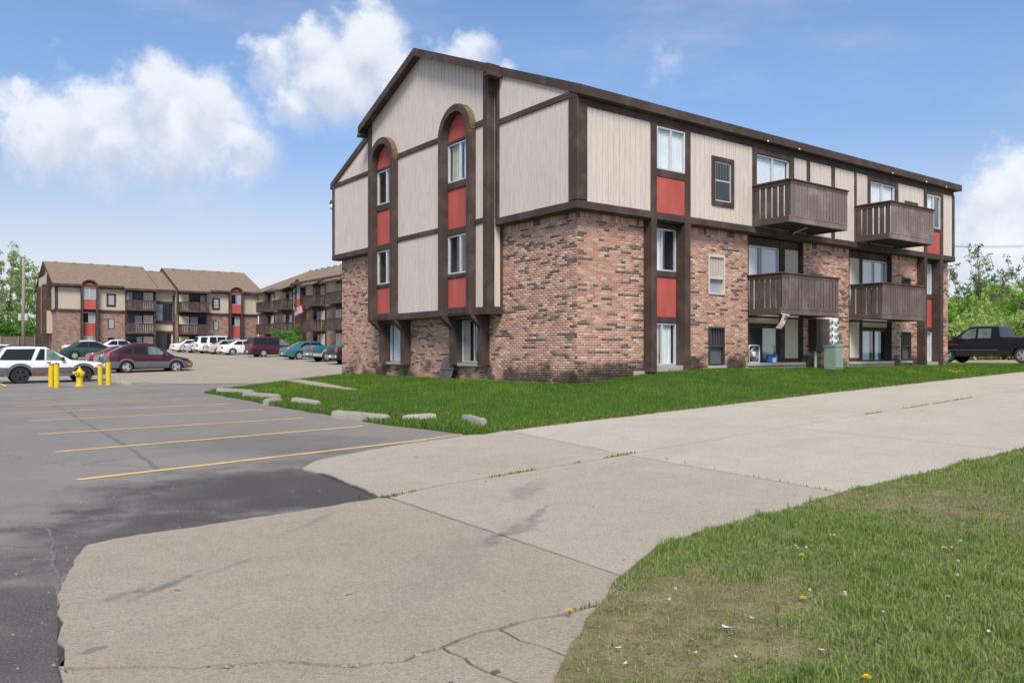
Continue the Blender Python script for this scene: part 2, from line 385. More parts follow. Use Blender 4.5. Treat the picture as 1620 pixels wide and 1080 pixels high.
def asphalt():
    m, t, b, pos = new_mat('asphalt')
    f = t.noise(pos, 70, 5, .8); l = t.noise(pos, .35, 5); k = t.noise(t.vmath('MULTIPLY', pos, (1, 2.2, 1)), 1.3, 6, .62)
    c = t.ramp(l, [(.3, (.20, .178, .158)), (.7, (.26, .232, .206))])
    c = t.mix(t.math('MULTIPLY', t.sstep(k, .5, .75), .35), c, (.15, .135, .122))
    for (px, py, r, amt) in [(470,770,2.3,.9),(330,780,2.0,.6),(560,785,1.4,.9),(250,845,1.7,.75),(600,720,2.0,.4),(60,960,1.3,.6),(40,1060,1.6,.7),(150,830,.8,.4),(420,700,2.2,.3)]:
        x, y = gp(px, py); d = t.vmath('DISTANCE', pos, (x, y, Hs(x, y)))
        d = t.math('ADD', d, t.math('MULTIPLY', t.math('SUBTRACT', t.noise(pos, 1.6, 6, .65), .5), 3.0))
        c = t.mix(t.math('MULTIPLY', t.sstep(d, r, r * .25), amt), c, (.058, .051, .049))
    c = t.mix(t.math('MULTIPLY', t.sstep(f, .52, .62), .5), c, (.055, .05, .048))
    c = t.mix(t.math('MULTIPLY', t.sstep(f, .47, .38), .45), c, (.36, .33, .30))
    cr = t.node('ShaderNodeTexVoronoi', feature='DISTANCE_TO_EDGE'); t.put(cr.inputs['Vector'], t.vmath('ADD', pos, t.vmath('SCALE', t.noise(pos, 1.4, 5, .7)))); cr.inputs['Scale'].default_value = .23
    cm = t.math('MULTIPLY', t.sstep(cr.outputs[0], .006, .0), t.sstep(t.noise(pos, .3, 2), .5, .6)); c = t.mix(t.math('MULTIPLY', cm, .7), c, (.05, .05, .05))
    t.put(b.inputs['Base Color'], c); b.inputs['Roughness'].default_value = .85; b.inputs['Specular IOR Level'].default_value = .35
    bump(t, b, f, .6, .006); return m
M['asphalt'] = asphalt()
def paint():
    m, t, b, pos = new_mat('yellow_line_paint')
    n = t.noise(pos, 50, 5, .8); k = t.noise(pos, 2.5, 5, .65)
    c = t.mix(t.math('MULTIPLY', t.sstep(t.math('ADD', n, t.math('MULTIPLY', k, .8)), .93, 1.05), .7), (.70, .50, .17), (.24, .21, .17))
    t.put(b.inputs['Base Color'], c); b.inputs['Roughness'].default_value = .8; return m
M['line'] = paint(); M['joint'] = simple('joint_dirt', (.05, .045, .036), .95, .3, 20); M['tar'] = simple('tar_seam', (.16, .145, .138), .8, .25, 20, bmp=.4)
M['yellow'] = simple('yellow_enamel', (.72, .52, .02), .45, .1, 7, spec=.4, coat=.1)
M['soil'] = simple('soil', (.19, .165, .085), .95, .35, 5, bmp=.6, bscale=40, spec=.1)
def lawn():
    m, t, b, pos = new_mat('lawn_ground')
    n = t.noise(pos, 1.1, 6, .65); f = t.noise(pos, 30, 4, .7)
    c = t.ramp(n, [(.35, (.05, .105, .02)), (.65, (.075, .15, .025))]); c = t.mix(t.math('MULTIPLY', f, .5), c, (.03, .05, .012))
    t.put(b.inputs['Base Color'], c); b.inputs['Roughness'].default_value = .95; b.inputs['Specular IOR Level'].default_value = .1; bump(t, b, f, .8, .03); return m
M['lawn'] = lawn()
def leafy(name, trans=.35):
    m, t, b, pos = new_mat(name); a = t.node('ShaderNodeAttribute', attribute_name='Col'); out = t.n['Material Output']
    t.put(b.inputs['Base Color'], a.outputs[0]); b.inputs['Roughness'].default_value = .65; b.inputs['Specular IOR Level'].default_value = .2
    tl = t.node('ShaderNodeBsdfTranslucent'); t.put(tl.inputs[0], t.mix(1.0, a.outputs[0], (1.1, 1.25, .6), 'MULTIPLY'))
    mx = t.node('ShaderNodeMixShader'); mx.inputs[0].default_value = trans
    t.l.new(b.outputs[0], mx.inputs[1]); t.l.new(tl.outputs[0], mx.inputs[2]); t.l.new(mx.outputs[0], out.inputs[0]); return m
M['leaf'] = leafy('leaf'); M['crown'] = leafy('crown_leaf', .5)
M['bark'] = simple('bark', (.16, .125, .095), .95, .35, 9, bmp=.7, bscale=25, spec=.1)
M['pole'] = simple('grey_pole_wood', (.27, .235, .20), .95, .25, 8, stretch=(6, 6, .4))
M['fence'] = simple('fence_wood', (.36, .30, .23), .9, .2, 3)
def carpaint(name, col, metal=.0): return simple(name, col, .32, .03, 2, metal=metal, coat=.35)
M['p_white'] = carpaint('white_car_paint', (.72, .73, .74)); M['p_maroon'] = carpaint('maroon_car_paint', (.055, .003, .007))
M['p_red'] = carpaint('red_car_paint', (.20, .02, .03)); M['p_teal'] = carpaint('teal_car_paint', (.012, .13, .145)); M['p_green'] = carpaint('dark_green_car_paint', (.02, .05, .045))
M['p_black'] = carpaint('black_car_paint', (.008, .008, .012)); M['p_silver'] = carpaint('silver_car_paint', (.55, .56, .58), .3); M['p_gold'] = carpaint('pale_gold_car_paint', (.55, .51, .44), .2)
M['p_cyan'] = carpaint('pale_teal_car_paint', (.03, .14, .16))
M['clad'] = simple('grey_cladding', (.105, .112, .125), .55, .08); M['plast'] = simple('black_plastic', (.025, .025, .027), .6, .2)
M['rust'] = simple('rusted_metal', (.19, .085, .04), .9, .4, 14)
M['tyre'] = simple('tyre_rubber', (.022, .022, .023), .85, .2); M['rim'] = simple('alloy_rim', (.60, .60, .61), .35, .05, metal=.7); M['rimdark'] = simple('dark_rim', (.04, .04, .045), .45, .1, metal=.3)
M['carglass'] = simple('car_glass', (.012, .016, .02), .08, .1, spec=.35); M['carglass2'] = simple('clear_car_glass', (.11, .17, .14), .06, .45, 4, spec=.5)
M['chrome'] = simple('chrome', (.7, .7, .72), .15, .03, metal=1); M['tail'] = simple('tail_lamp_red', (.45, .02, .015), .2, .1, coat=.5)
M['head'] = simple('head_lamp_lens', (.6, .62, .64), .1, .05, coat=.5); M['amber'] = simple('amber_lens', (.7, .22, .03), .2, .1, coat=.5)
M['green_box'] = simple('utility_green_paint', (.235, .32, .255), .5, .08); M['galv'] = simple('galvanised_grey', (.60, .61, .62), .45, .1, metal=.4)
M['grey_board'] = simple('weathered_grey_board', (.085, .075, .078), .85, .3, 5)
def attrmat(name, rough=.7):
    m, t, b, pos = new_mat(name); a = t.node('ShaderNodeAttribute', attribute_name='Col'); t.put(b.inputs['Base Color'], a.outputs[0]); b.inputs['Roughness'].default_value = rough; return m
M['flag'] = attrmat('flag_cloth', .8)
M['blue'] = simple('blue_plastic', (.02, .16, .48), .35, .08); M['white_pl'] = simple('white_plastic', (.75, .76, .78), .4, .05)
M['dande'] = simple('dandelion_yellow', (.75, .50, .01), .8, .1, 40); M['seed'] = simple('dandelion_seed', (.52, .51, .46), .95, .1, 40); M['stem'] = simple('flower_stem', (.12, .16, .05), .8, .2)
# ------------------------------------------------------------------ ground sheets
def inset_poly(poly, d):
    n = len(poly); A = sum(poly[i][0] * poly[(i + 1) % n][1] - poly[(i + 1) % n][0] * poly[i][1] for i in range(n)); sg = 1 if A > 0 else -1
    out = []
    for i in range(n):
        p0, p1, p2 = (Vector(poly[(i + k) % n]) for k in (-1, 0, 1))
        e1 = (p1 - p0); e2 = (p2 - p1)
        if e1.length < 1e-6 or e2.length < 1e-6: out.append(tuple(p1)); continue
        n1 = Vector((-e1.y, e1.x)).normalized() * sg; n2 = Vector((-e2.y, e2.x)).normalized() * sg
        b = n1 + n2; b = b / max(.35, b.length_squared / 2) if b.length > 1e-3 else n1
        out.append(tuple(p1 + b * d))
    return out
def jag(pts, amp, step=.18, seed=0):
    r = random.Random(seed); out = []
    for a, b in zip(pts[:-1], pts[1:]):
        a, b = Vector(a), Vector(b); L = (b - a).length; n = max(1, int(L / step)); nn = Vector((-(b - a).y, (b - a).x)).normalized()
        for i in range(n):
            q = a.lerp(b, i / n)
            if i: q = q + nn * r.uniform(-amp, amp)
            out.append(tuple(q))
    return out + [tuple(pts[-1])]
def sheet(name, poly, off, mat_, step=1.0, thick=0, parent=None):
    bm = bmesh.new(); vs = [bm.verts.new((x, y, 0)) for x, y in poly]; bm.faces.new(vs)
    bmesh.ops.triangulate(bm, faces=bm.faces[:]) 
    us = [w2uv(x, y) for x, y in poly]
    for ax, (lo, hi) in enumerate(((min(u for u, v in us), max(u for u, v in us)), (min(v for u, v in us), max(v for u, v in us)))):
        k = math.ceil(lo / step)
        while k * step < hi:
            c = k * step; p = uv2w(c, 0) if ax == 0 else uv2w(0, c); nrm = (.8, .6, 0) if ax == 0 else (-.6, .8, 0)
            bmesh.ops.bisect_plane(bm, geom=bm.verts[:] + bm.edges[:] + bm.faces[:], plane_co=(p[0], p[1], 0), plane_no=nrm); k += 1
    bmesh.ops.recalc_face_normals(bm, faces=bm.faces)
    if bm.faces and sum(f.normal.z for f in bm.faces) < 0: bmesh.ops.reverse_faces(bm, faces=bm.faces[:])
    co = np.array([v.co[:] for v in bm.verts]); zz = H(co[:, 0], co[:, 1]) + off
    for v, z in zip(bm.verts, zz): v.co.z = z
    if thick:
        be = [e for e in bm.edges if e.is_boundary]
        r = bmesh.ops.extrude_edge_only(bm, edges=be)
        for v in [g for g in r['geom'] if isinstance(g, bmesh.types.BMVert)]: v.co.z -= thick
    me = bpy.data.meshes.new(name); bm.to_mesh(me); bm.free(); me.materials.append(mat_)
    return link(name, me, parent)
def G(*pp): return [ground(*p) for p in pp]

# terrain out to the horizon
def axis(lo, hi, mid0, mid1, st):
    a = [mid0]
    while a[-1] < mid1: a.append(a[-1] + st)
    s = st
    while a[-1] < hi: s *= 1.35; a.append(a[-1] + s)
    s = st
    while a[0] > lo: s *= 1.35; a.insert(0, a[0] - s)
    return np.array(a)
gx = axis(-2500, 2500, -60, 45, 1.2); gy = axis(-1500, 4000, -6, 112, 1.2)
GX, GY = np.meshgrid(gx, gy); GZ = H(GX, GY) - .09
nx, ny = len(gx), len(gy); idx = np.arange(nx * ny).reshape(ny, nx)
Fq = np.stack([idx[:-1, :-1], idx[:-1, 1:], idx[1:, 1:], idx[1:, :-1]], -1).reshape(-1, 4)
tag(link('ground', np_mesh('ground', np.stack([GX, GY, GZ], -1).reshape(-1, 3), Fq, M['lawn'], smooth=True)), kind='structure')

lot = tag(sheet('parking_lot', [uv2w(-75, -16), uv2w(-16, -22), uv2w(-4.5, -22), uv2w(-4.5, 16.5), (-3, 35), (-3, 40), (-62, 47)], 0, M['asphalt'], 1.5), kind='structure')
back = [(-75, 46), (-40, 42.5), (-26, 39.6), (-17.5, 37.2), (-14.8, 36.2), (-11.5, 36.6), (-9.4, 34.6), (-7.4, 32.9), uv2w(6, 14.6), uv2w(30, 30), uv2w(60, 60), (10, 100), (-28, 112), (-75, 90)]
tag(sheet('back_parking_lot', jag(back, .08, 1.2, 3), .012, M['lot_concrete'], 2.0), kind='structure')
tag(sheet('side_drive', [uv2w(22.6, -1.3), uv2w(60, -1.3), uv2w(60, 8.5), uv2w(22.6, 8.5)], .02, M['lot_concrete'], 2.0, .1), kind='structure')

# driveway: concrete slabs with recessed joints
jl = [(612,789),(700,770),(800,753.5),(910,735),(990,721.5),(1025,715),(1200,685),(1380,655),(1500,636),(1620,617)]   # long joint
JL = G(*jl)
ul = w2uv(*JL[-1]); JEND = uv2w(62, ul[1])
edgeL = [(100,1105),(97,1062),(91,1010),(92,965),(94,938),(104,915),(114,893),(124,880),(136,866),(200,853),(330,833),(470,812),(598,790.5)]
tip = [(598,789),(560,770),(515,752),(476,743),(490,735),(512,727.5),(560,718),(640,704),(700,696),(742,689.5)]
farE = [(742,689.5),(800,682.5),(900,670),(1000,658.5),(1150,641),(1300,623.5),(1450,607),(1620,588.5)]
nearE = [(860,1140),(880,1080),(905,1025),(940,975),(958,955),(985,917),(1040,870),(1120,843),(1240,812),(1335,783),(1440,758),(1560,728),(1620,712)]
crack = [(97,1062),(130,1064),(230,1062),(300,1066),(370,1058),(470,1053),(560,1058),(640,1053),(700,1030),(760,1006),(790,1000),(850,984),(905,972),(958,960)]
CR = jag(G(*crack), .022, .09, 5)
uf = w2uv(*ground(1620, 588.5)); FEND = uv2w(62, uf[1]); un = w2uv(*ground(1620, 712)); NEND = uv2w(62, un[1])
S = []
near_bot = [(-3.2, -6), (.3, -6)]
c1 = G((700,1030),(745,1058),(800,1080),(850,1105)); c2 = G((790,1000),(822,1020),(860,1030),(905,1048))
i1 = min(range(len(CR)), key=lambda i: (Vector(CR[i]) - Vector(c1[0])).length); i2 = min(range(len(CR)), key=lambda i: (Vector(CR[i]) - Vector(c2[0])).length)
J1 = jag(c1, .015, .08, 8); J2 = jag(c2, .015, .08, 9)
bl, brr = (G((100,1105))[0][0] - .1, -6.0), (.2, -6.0)
nE = G(*nearE)
S.append(CR + [nE[5]] + jag(G((985,917),(800,853),(612,790)), .004, .5, 1) + jag(G(*edgeL[::-1]), .018, .09, 2)[:-2])
rr_ = random.Random(31); CR2 = [(x + rr_.uniform(-.004, .004), y - max(0, rr_.gauss(.012, .014))) for x, y in CR]
S.append([CR2[0]] + CR2[1:i1 + 1] + J1[1:] + [(.0, 1.0), (.1, -6), (-3.4, -6), (-2.2, 1.0)] + G((100,1105))[:1])
S.append(CR2[i1:i2 + 1] + J2[1:] + [ground(890, 1062), ground(872, 1105)] + J1[::-1][:-1])
S.append(CR2[i2:] + G((940,985),(905,1030)) + J2[::-1][:-1])
S.append([JL[0]] + JL[1:5] + G((1335,783),(1240,812),(1120,843),(1040,870),(985,917),(800,853)))
S.append(JL[4:7] + G((1245,677.5),(1605,715.5),(1560,728),(1440,758),(1335,783)))
S.append([ground(1245,677.5)] + JL[7:] + [JEND, NEND] + G((1620,712),(1605,715.5)))
S.append(jag(G(*tip), .02, .1, 4) + G((800,682.5)) + JL[4:0:-1] + [JL[0]])
S.append(G(*farE[1:]) [:3] + [ground(1150, 641), JL[7]] + JL[6:3:-1])
S.append([ground(1150, 641)] + G((1300,623.5),(1450,607)) + [JL[9], JL[8], JL[7]])
S.append([ground(1450, 607), ground(1620, 588.5), FEND, JEND, JL[9]])
drive = empty('driveway', (0, 0, 0)); tag(drive, kind='structure')
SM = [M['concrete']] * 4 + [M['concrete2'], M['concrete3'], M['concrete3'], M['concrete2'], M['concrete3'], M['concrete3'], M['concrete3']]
for p in S:
    q = []
    for a in p:
        if not q or (Vector(a) - Vector(q[-1])).length > .004: q.append(a)
    if (Vector(q[0]) - Vector(q[-1])).length < .004: q.pop()
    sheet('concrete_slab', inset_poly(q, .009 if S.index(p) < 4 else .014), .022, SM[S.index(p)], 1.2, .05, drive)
# dirt under the joints
tag(sheet('joint_bed', [(-3.4, -6), (.1, -6)] + [nE[k] for k in (0, 3, 5, 9)] + [nE[-1], NEND, FEND] + G(*farE[::-1]) + G((700,697.5),(640,706),(560,720),(515,730),(482,742.5),(520,755),(565,772),(603,790),(470,814),(330,836),(200,856),(139,869),(128,884),(118,897),(96,942),(92,965),(90,1010),(92,1062),(96,1090)), .006, M['joint'], 1.5), kind='structure')

# crumbled concrete along the crack
mb = MB(); r_ = random.Random(4)
for k in range(210):
    i = r_.randrange(6, max(8, int(len(CR) * .72))); x, y = CR[i]; x += r_.gauss(0, .03); y -= abs(r_.gauss(.012, .016))
    s = r_.uniform(.003, .011); z = Hs(x, y) + .012
    pts = [(x + r_.uniform(-s, s) * 1.6, y + r_.uniform(-s, s), z + zz) for zz in (0, 0, 0, s * 1.2, s)]
    mb.add(pts, [(0, 1, 3), (1, 2, 3), (2, 0, 4), (0, 3, 4), (3, 2, 4), (0, 2, 1)])
tag(build('concrete_rubble', mb, M['block']), 'crumbled concrete chips lying along the jagged driveway crack', 'rubble', kind='stuff')

# stall lines
lines = [((122,759),(738,686)),((87,715),(592,672)),((62,687),(500,659.5)),((43,666),(432,647)),((25,654),(378,637.5)),((18,643),(345,628.8)),((20,631.5),(300,622))]
for a, b in lines:
    A, B = Vector(ground(*a)), Vector(ground(*b)); d = (B - A).normalized(); n = Vector((-d.y, d.x)) * .06
    sheet('stall_line', [tuple(A - n), tuple(B - n), tuple(B + n), tuple(A + n)], .005, M['line'], 1.5, 0, lot)
for a, b in (((40,614.5),(170,610)),((0,607),(10,612)),((235,616.3),(265,615.7)),((175,603),(235,609))):
    A, B = Vector(ground(*a)), Vector(ground(*b)); d = (B - A).normalized(); n = Vector((-d.y, d.x)) * .06
    sheet('stall_line', [tuple(A - n), tuple(B - n), tuple(B + n), tuple(A + n)], .022, M['line'], 1.5, 0, lot)

# tar seams in the old asphalt
for pts, wd, sd_ in (([(82,641),(110,652),(128,664),(165,685),(200,706),(228,724),(250,742)], .03, 1), ([(70,833),(80,850),(85,880),(90,925),(91,960)], .012, 2), ([(0,862),(40,866),(78,862)], .008, 4), ([(130,735),(160,729),(200,726)], .012, 5)):
    P_ = jag(G(*pts), .02, .2, sd_); L_, R_ = [], []; q_ = random.Random(sd_)
    for i, p_ in enumerate(P_):
        d_ = Vector(P_[min(i + 1, len(P_) - 1)]) - Vector(P_[max(i - 1, 0)]); d_.normalize(); n_ = Vector((-d_.y, d_.x)) * wd * q_.uniform(.5, 1.3) * (.3 if i in (0, len(P_) - 1) else 1); L_.append(tuple(Vector(p_) + n_)); R_.append(tuple(Vector(p_) - n_))
    sheet('tar_seam', L_ + R_[::-1], .0035, M['tar'], 1.5, 0, lot)

# lawns
lawn_poly = G((322,621.5),(345,625),(380,631),(430,642),(480,650),(525,658),(580,668),(640,676),(700,683),(745,689.5),(765,689)) + G(*farE[1:]) + [FEND, uv2w(62, -1.35), uv2w(22.5, -1.35), uv2w(22.5, 9), uv2w(19.9, 9), uv2w(19.9, .1), uv2w(.1, .1), uv2w(.1, 14.1), uv2w(1.5, 15.2), uv2w(-2.0, 15.0), uv2w(-4.6, 14.2)]
LAWN = jag(lawn_poly, .05, .5, 12)
tag(sheet('lawn', LAWN, .028, M['lawn'], .7, .09), kind='structure')
VERGE = jag(nE[2:] + [NEND], .035, .15, 13) + [uv2w(62, un[1] - 14), (14, -6), (1.0, -6), (.35, 1.2), nE[0], nE[1]]
tag(sheet('verge', VERGE, .035, M['soil'], 1.0, .09), kind='structure')

# ------------------------------------------------------------------ main building
BASE = 0.0
bld = tag(empty('apartment_building', (CX, CY, BASE), ROT1), 'three storey brick and beige timbered apartment block with brown balconies and arched red window bays', 'building')
FR = lambda s, n, z: (s, -n, z)           # long face
FL = lambda s, n, z: (-n, s, z)           # gable face
def tbox(name, F, s0, s1, n0, n1, z0, z1, mat_=None, parent=None, bev=.012, label=None):
    o = build(name, MB().box(s0, s1, n0, n1, z0, z1, F, bev), mat_ or M['timber'], parent or bld)
    if label: o['label'] = label
    return o
RV = 7.07; RZ = 11.23; SL = .407
def roofz(v): return RZ - SL * abs(v - RV)
# core and roof
mb = MB(); mb.prism([(.75, .3), (.75, roofz(.75) - .5), (RV, RZ - .5), (13.45, roofz(13.45) - .5), (13.45, .3)], lambda v, z: (.75, v, z), lambda v, z: (19.4, v, z)); build('inner_wall', mb, M['room'], bld)
mb = MB()
for sgn in (-1, 1):
    e = RV + sgn * 7.50
    mb.prism([(RV, RZ), (e, roofz(e)), (e, roofz(e) - .10), (RV, RZ - .10)], lambda v, z: (-.29, v, z), lambda v, z: (20.26, v, z))
build('roof', mb, M['shingle'], bld)
mb = MB()
for sgn in (-1, 1):
    e = RV + sgn * 4.0
    mb.prism([(RV, RZ + .012), (e, roofz(e) + .012), (e, roofz(e) - .088), (RV, RZ - .088)], lambda v, z: (-.78, v, z), lambda v, z: (-.295, v, z))
build('bay_roof', mb, M['shingle'], bld)
# fascias
for s0, s1 in ((-.315, 2.55), (2.553, 8.7), (8.703, 14.9), (14.903, 20.30)):
    tbox('fascia', FR, s0, s1, .432, .47, 7.93, 8.185)
tbox('soffit', FR, -.27, 20.2, .2, .43, 7.925, 7.945, M['timber'], bev=0)
def rake(v0, v1, n0, n1, th=.25, up=.02):
    mb = MB(); mb.prism([(v0, roofz(v0) + up), (v1, roofz(v1) + up), (v1, roofz(v1) + up - th), (v0, roofz(v0) + up - th)], lambda v, z: (-n0, v, z), lambda v, z: (-n1, v, z))
    build('rake_board', mb, M['timber'], bld)
rake(RV - 7.535, RV - 4.02, .268, .316); rake(RV + 4.02, RV + 7.535, .268, .316)
rake(RV - 4.04, RV, .782, .822); rake(RV, RV + 4.04, .782, .822)
mb = MB()
for e0, e1, n0, n1 in ((RV - 3.98, RV, .5, .78), (RV, RV + 3.98, .5, .78)):
    mb.prism([(e0, roofz(e0) - .12), (e1, roofz(e1) - .12), (e1, roofz(e1) - .14), (e0, roofz(e0) - .14)], lambda v, z: (-n0, v, z), lambda v, z: (-n1, v, z))
build('rake_soffit', mb, M['timber'], bld)
for v in (RV - 4.04, RV + 4.04): tbox('rake_return', FL, v - .12, v + .12, .32, .80, roofz(v) - .34, roofz(v) - .235)
for v in (RV - 4.01, RV + 4.01): build('rake_cheek', MB().box(v - .035, v + .035, .32, .78, roofz(v) - .24, roofz(v) + .03, FL), M['timber'], bld)
tbox('corner_block', FL, -.30, .06, .06, .30, 7.903, 8.07)

# --- brickwork
BL, CO = .203, .0677
PAL = [((.49, .265, .19), 30), ((.44, .225, .16), 22), ((.53, .305, .225), 24), ((.61, .43, .335), 12), ((.56, .36, .275), 12), ((.115, .090, .080), 0), ((.17, .125, .105), 0)]
brick_meshes = {}
def brick_mesh(ci, vert=False):
    if (ci, vert) not in brick_meshes:
        l, h = (.194, .058) if not vert else (.058, .194)
        mb = MB().box(-l / 2, l / 2, -.05, 0, -h / 2, h / 2, None, .003)
        me = mb.mesh('brick', M['brick']); a = me.color_attributes.new('Col', 'FLOAT_COLOR', 'POINT'); c = PAL[ci][0]
        a.data.foreach_set('color', np.tile((*c, 1.0), len(me.vertices)).astype(np.float32)); brick_meshes[ci, vert] = me
    return brick_meshes[ci, vert]
BV, BF, BC = [], [], []; singles = []
LAST = {'d': False}
def pick(s, z, seed):
    n = mnoise.noise(Vector((s * 1.1 + seed, z * 4.2, seed))) * .6 + mnoise.noise(Vector((s * .35 + seed, z * .5, 3 + seed))) * .5
    LAST['d'] = random.random() < (.085 + .38 * max(0, n) if not LAST['d'] else .38 + .3 * max(0, n))
    if LAST['d']: return random.choice((5, 5, 6))
    t = random.random() * 100
    for i, (c, w) in enumerate(PAL[:5]):
        t -= w
        if t < 0: return i
    return 0
def lay(F, side, s0, s1, z0, z1, holes, seed, single):
    nrow = int(round((z1 - .203 - z0) / CO)); prev = 0
    rows = [(z1 - .203 - (k + 1) * CO, z1 - .203 - k * CO, False) for k in range(nrow)] + [(z1 - .203, z1, True)]
    for k, (a, b, sold) in enumerate(rows):
        L = CO if sold else BL; off = 0 if sold else (k % 2) * BL / 2
        s = s0 - off
        while s < s1 - .01:
            segs = [(max(s, s0), min(s + L, s1))]
            for (h0, h1, g0, g1) in holes:
                if b > g0 + .012 and a < g1 - .012:
                    ns = []
                    for (p, q) in segs:
                        if q <= h0 or p >= h1: ns.append((p, q))
                        else:
                            if p < h0: ns.append((p, h0))
                            if q > h1: ns.append((h1, q))
                    segs = ns
            for (p, q) in segs:
                if q - p < .02: continue
                ci = pick((p + q) / 2, a, seed); full = abs(q - p - L) < 1e-4
                if full and not sold and single((p + q) / 2, (a + b) / 2) and len(singles) < 300:
                    singles.append((side, (p + q) / 2, (a + b) / 2, ci)); continue
                n = .001 + random.uniform(-.0015, .0025); m_ = .0060
                c = np.array(PAL[ci][0]) * random.uniform(.85, 1.15)
                x0, x1, y0, y1 = p + m_, q - m_, a + m_, b - m_; i0 = len(BV)
                e = .003
                vs = [(x0, -.04, y0), (x1, -.04, y0), (x1, -.04, y1), (x0, -.04, y1), (x0, n - e, y0), (x1, n - e, y0), (x1, n - e, y1), (x0, n - e, y1), (x0 + e, n, y0 + e), (x1 - e, n, y0 + e), (x1 - e, n, y1 - e), (x0 + e, n, y1 - e)]
                BV.extend(F(*v) for v in vs); BC.extend([c] * 12)
                q4 = [(8, 9, 10, 11)] + [(4 + i, 4 + (i + 1) % 4, 8 + (i + 1) % 4, 8 + i) for i in range(4)] + [(i, (i + 1) % 4, 4 + (i + 1) % 4, 4 + i) for i in range(4)]
                if side == 'L': q4 = [t[::-1] for t in q4]
                BF.extend(tuple(i0 + i for i in t) for t in q4)
            s += L
def minus(s0, s1, z0, z1, holes):
    xs = sorted({s0, s1} | {h for H_ in holes for h in H_[:2] if s0 < h < s1}); out = []
    for a, b in zip(xs[:-1], xs[1:]):
        zs = [(z0, z1)]
        for (h0, h1, g0, g1) in holes:
            if h0 < b - 1e-6 and h1 > a + 1e-6:
                zs = [t for (p, q) in zs for t in ((p, min(q, g0)), (max(p, g1), q)) if t[1] - t[0] > 1e-4]
        out += [(a, b, p, q) for p, q in zs]
    return out
R_OPEN = [(2.42, 4.0, .95, 5.2), (7.03, 10.0, .95, 5.2), (12.75, 15.69, .95, 5.2), (17.6, 19.0, .95, 5.2),
          (5.14, 5.91, 3.13, 4.32), (5.16, 5.9, 1.02, 2.18), (16.38, 17.1, 1.10, 2.22), (16.42, 17.06, 3.05, 4.28)]
L_OPEN = [(4.02, 5.72, 1.0, 2.5), (8.72, 10.43, 1.05, 2.5)]
lay(FR, 'R', 0, 20.1, .30, 5.10, R_OPEN, 1.3, lambda s, z: s < 1.45 and z > 1.5)
lay(FL, 'L', .0485, 14.2, .30, 5.10, L_OPEN, 7.7, lambda s, z: s < 1.0 and z > 3.2)
bw = link('brickwork', np_mesh('brickwork', BV, BF, M['brick'], cols=np.array(BC)), bld); bw['kind'] = 'stuff'
wall = MB()
for a, b, p, q in minus(.01, 20.09, .25, 5.12, R_OPEN): wall.box(a, b, -.2, -.007, p, q, FR)
for a, b, p, q in minus(.2, 14.19, .25, 5.12, L_OPEN): wall.box(a, b, -.2, -.007, p, q, FL)
wall.box(20.0, 20.085, .1, 14.1, .25, 7.8); wall.box(.2, 20.0, 14.1, 14.19, .25, 7.8)
wo_ = build('brick_wall', wall, M['mortar'], bld)
for side, s, z, ci in singles:
    o = link('brick', brick_mesh(ci), wo_); F = FR if side == 'R' else FL
    o.location = F(s, random.uniform(-.001, .003), z)
    if side == 'R': o.rotation_euler = (0, 0, math.pi)
    else: o.rotation_euler = (0, 0, math.pi / 2)
# --- siding boards
PITCH = .203
def boards(F, s0, s1, n, zlo, zhi, mat_=None):
    """zlo/zhi: numbers or functions of s"""
    fl = zlo if callable(zlo) else (lambda s: zlo); fh = zhi if callable(zhi) else (lambda s: zhi)
    k = math.floor(s0 / PITCH)
    while k * PITCH < s1:
        a = max(s0, k * PITCH); b = min(s1, (k + 1) * PITCH); k += 1
        if b - a < .025: continue
        a2, b2 = a + .006, b - .006; mb = MB(); j = random.uniform(0, .003)
        poly = [(a2, fl(a2)), (b2, fl(b2)), (b2, fh(b2)), (a2, fh(a2))]
        if min(poly[2][1] - poly[1][1], poly[3][1] - poly[0][1]) < .03: continue
        mb.prism(poly, lambda s, z: F(s, n - .02, z), lambda s, z: F(s, n + j, z))
        build('siding_board', mb, M['siding'], bld)
UP = [(.05, 2.41), (4.01, 6.9), (9.04, 9.78), (9.94, 11.22), (11.4, 12.65), (12.76, 13.51), (15.61, 17.57), (19.06, 19.88)]
SW = [(4.97, 5.99, 5.74, 7.19), (16.12, 17.07, 5.74, 7.12)]
for a, b in UP:
    cut = [w for w in SW if a < w[0] < b]
    for (p, q, z0, z1) in minus(a, b, 5.2, 7.82, cut): boards(FR, p, q, .26, z0, z1)
UHOLES = [(2.62, 3.79, 6.45, 7.68), (7.09, 8.82, 5.25, 7.6), (13.67, 15.41, 5.25, 7.6), (17.75, 18.84, 6.26, 7.58)] + SW
back_ = MB()
for a, b, p, q in minus(-.2, 19.98, 5.10, 7.9, UHOLES): back_.box(a, b, .10, .236, p, q, FR)
for a, b, p, q in minus(-.1, 14.4, 5.10, 7.9, [(3.35, 10.8, 5.0, 8)]): back_.box(a, b, .10, .236, p, q, FL)
build('upper_wall', back_, M['siding'], bld)
POSTS = [(2.41, 2.62), (3.79, 4.01), (6.9, 7.09), (8.82, 9.04), (9.78, 9.94), (11.22, 11.4), (12.65, 12.76), (13.51, 13.67), (15.41, 15.61), (17.57, 17.75), (18.84, 19.06), (19.88, 20.04)]
for a, b in POSTS:
    fin_ = (a, b) in ((2.41, 2.62), (3.79, 4.01), (17.57, 17.75), (18.84, 19.06))
    tbox('timber_post', FR, a, b, -.12 if fin_ else .2, .302 + (.012 if fin_ else 0), .86 if fin_ else 5.3, 7.76)
tbox('corner_post', lambda a, b, c: (a, b, c), -.305, .05, -.305, .05, 5.31, 7.90)
cuts = [-.31, 2.40, 4.02, 6.5, 10.2, 14.1, 17.56]
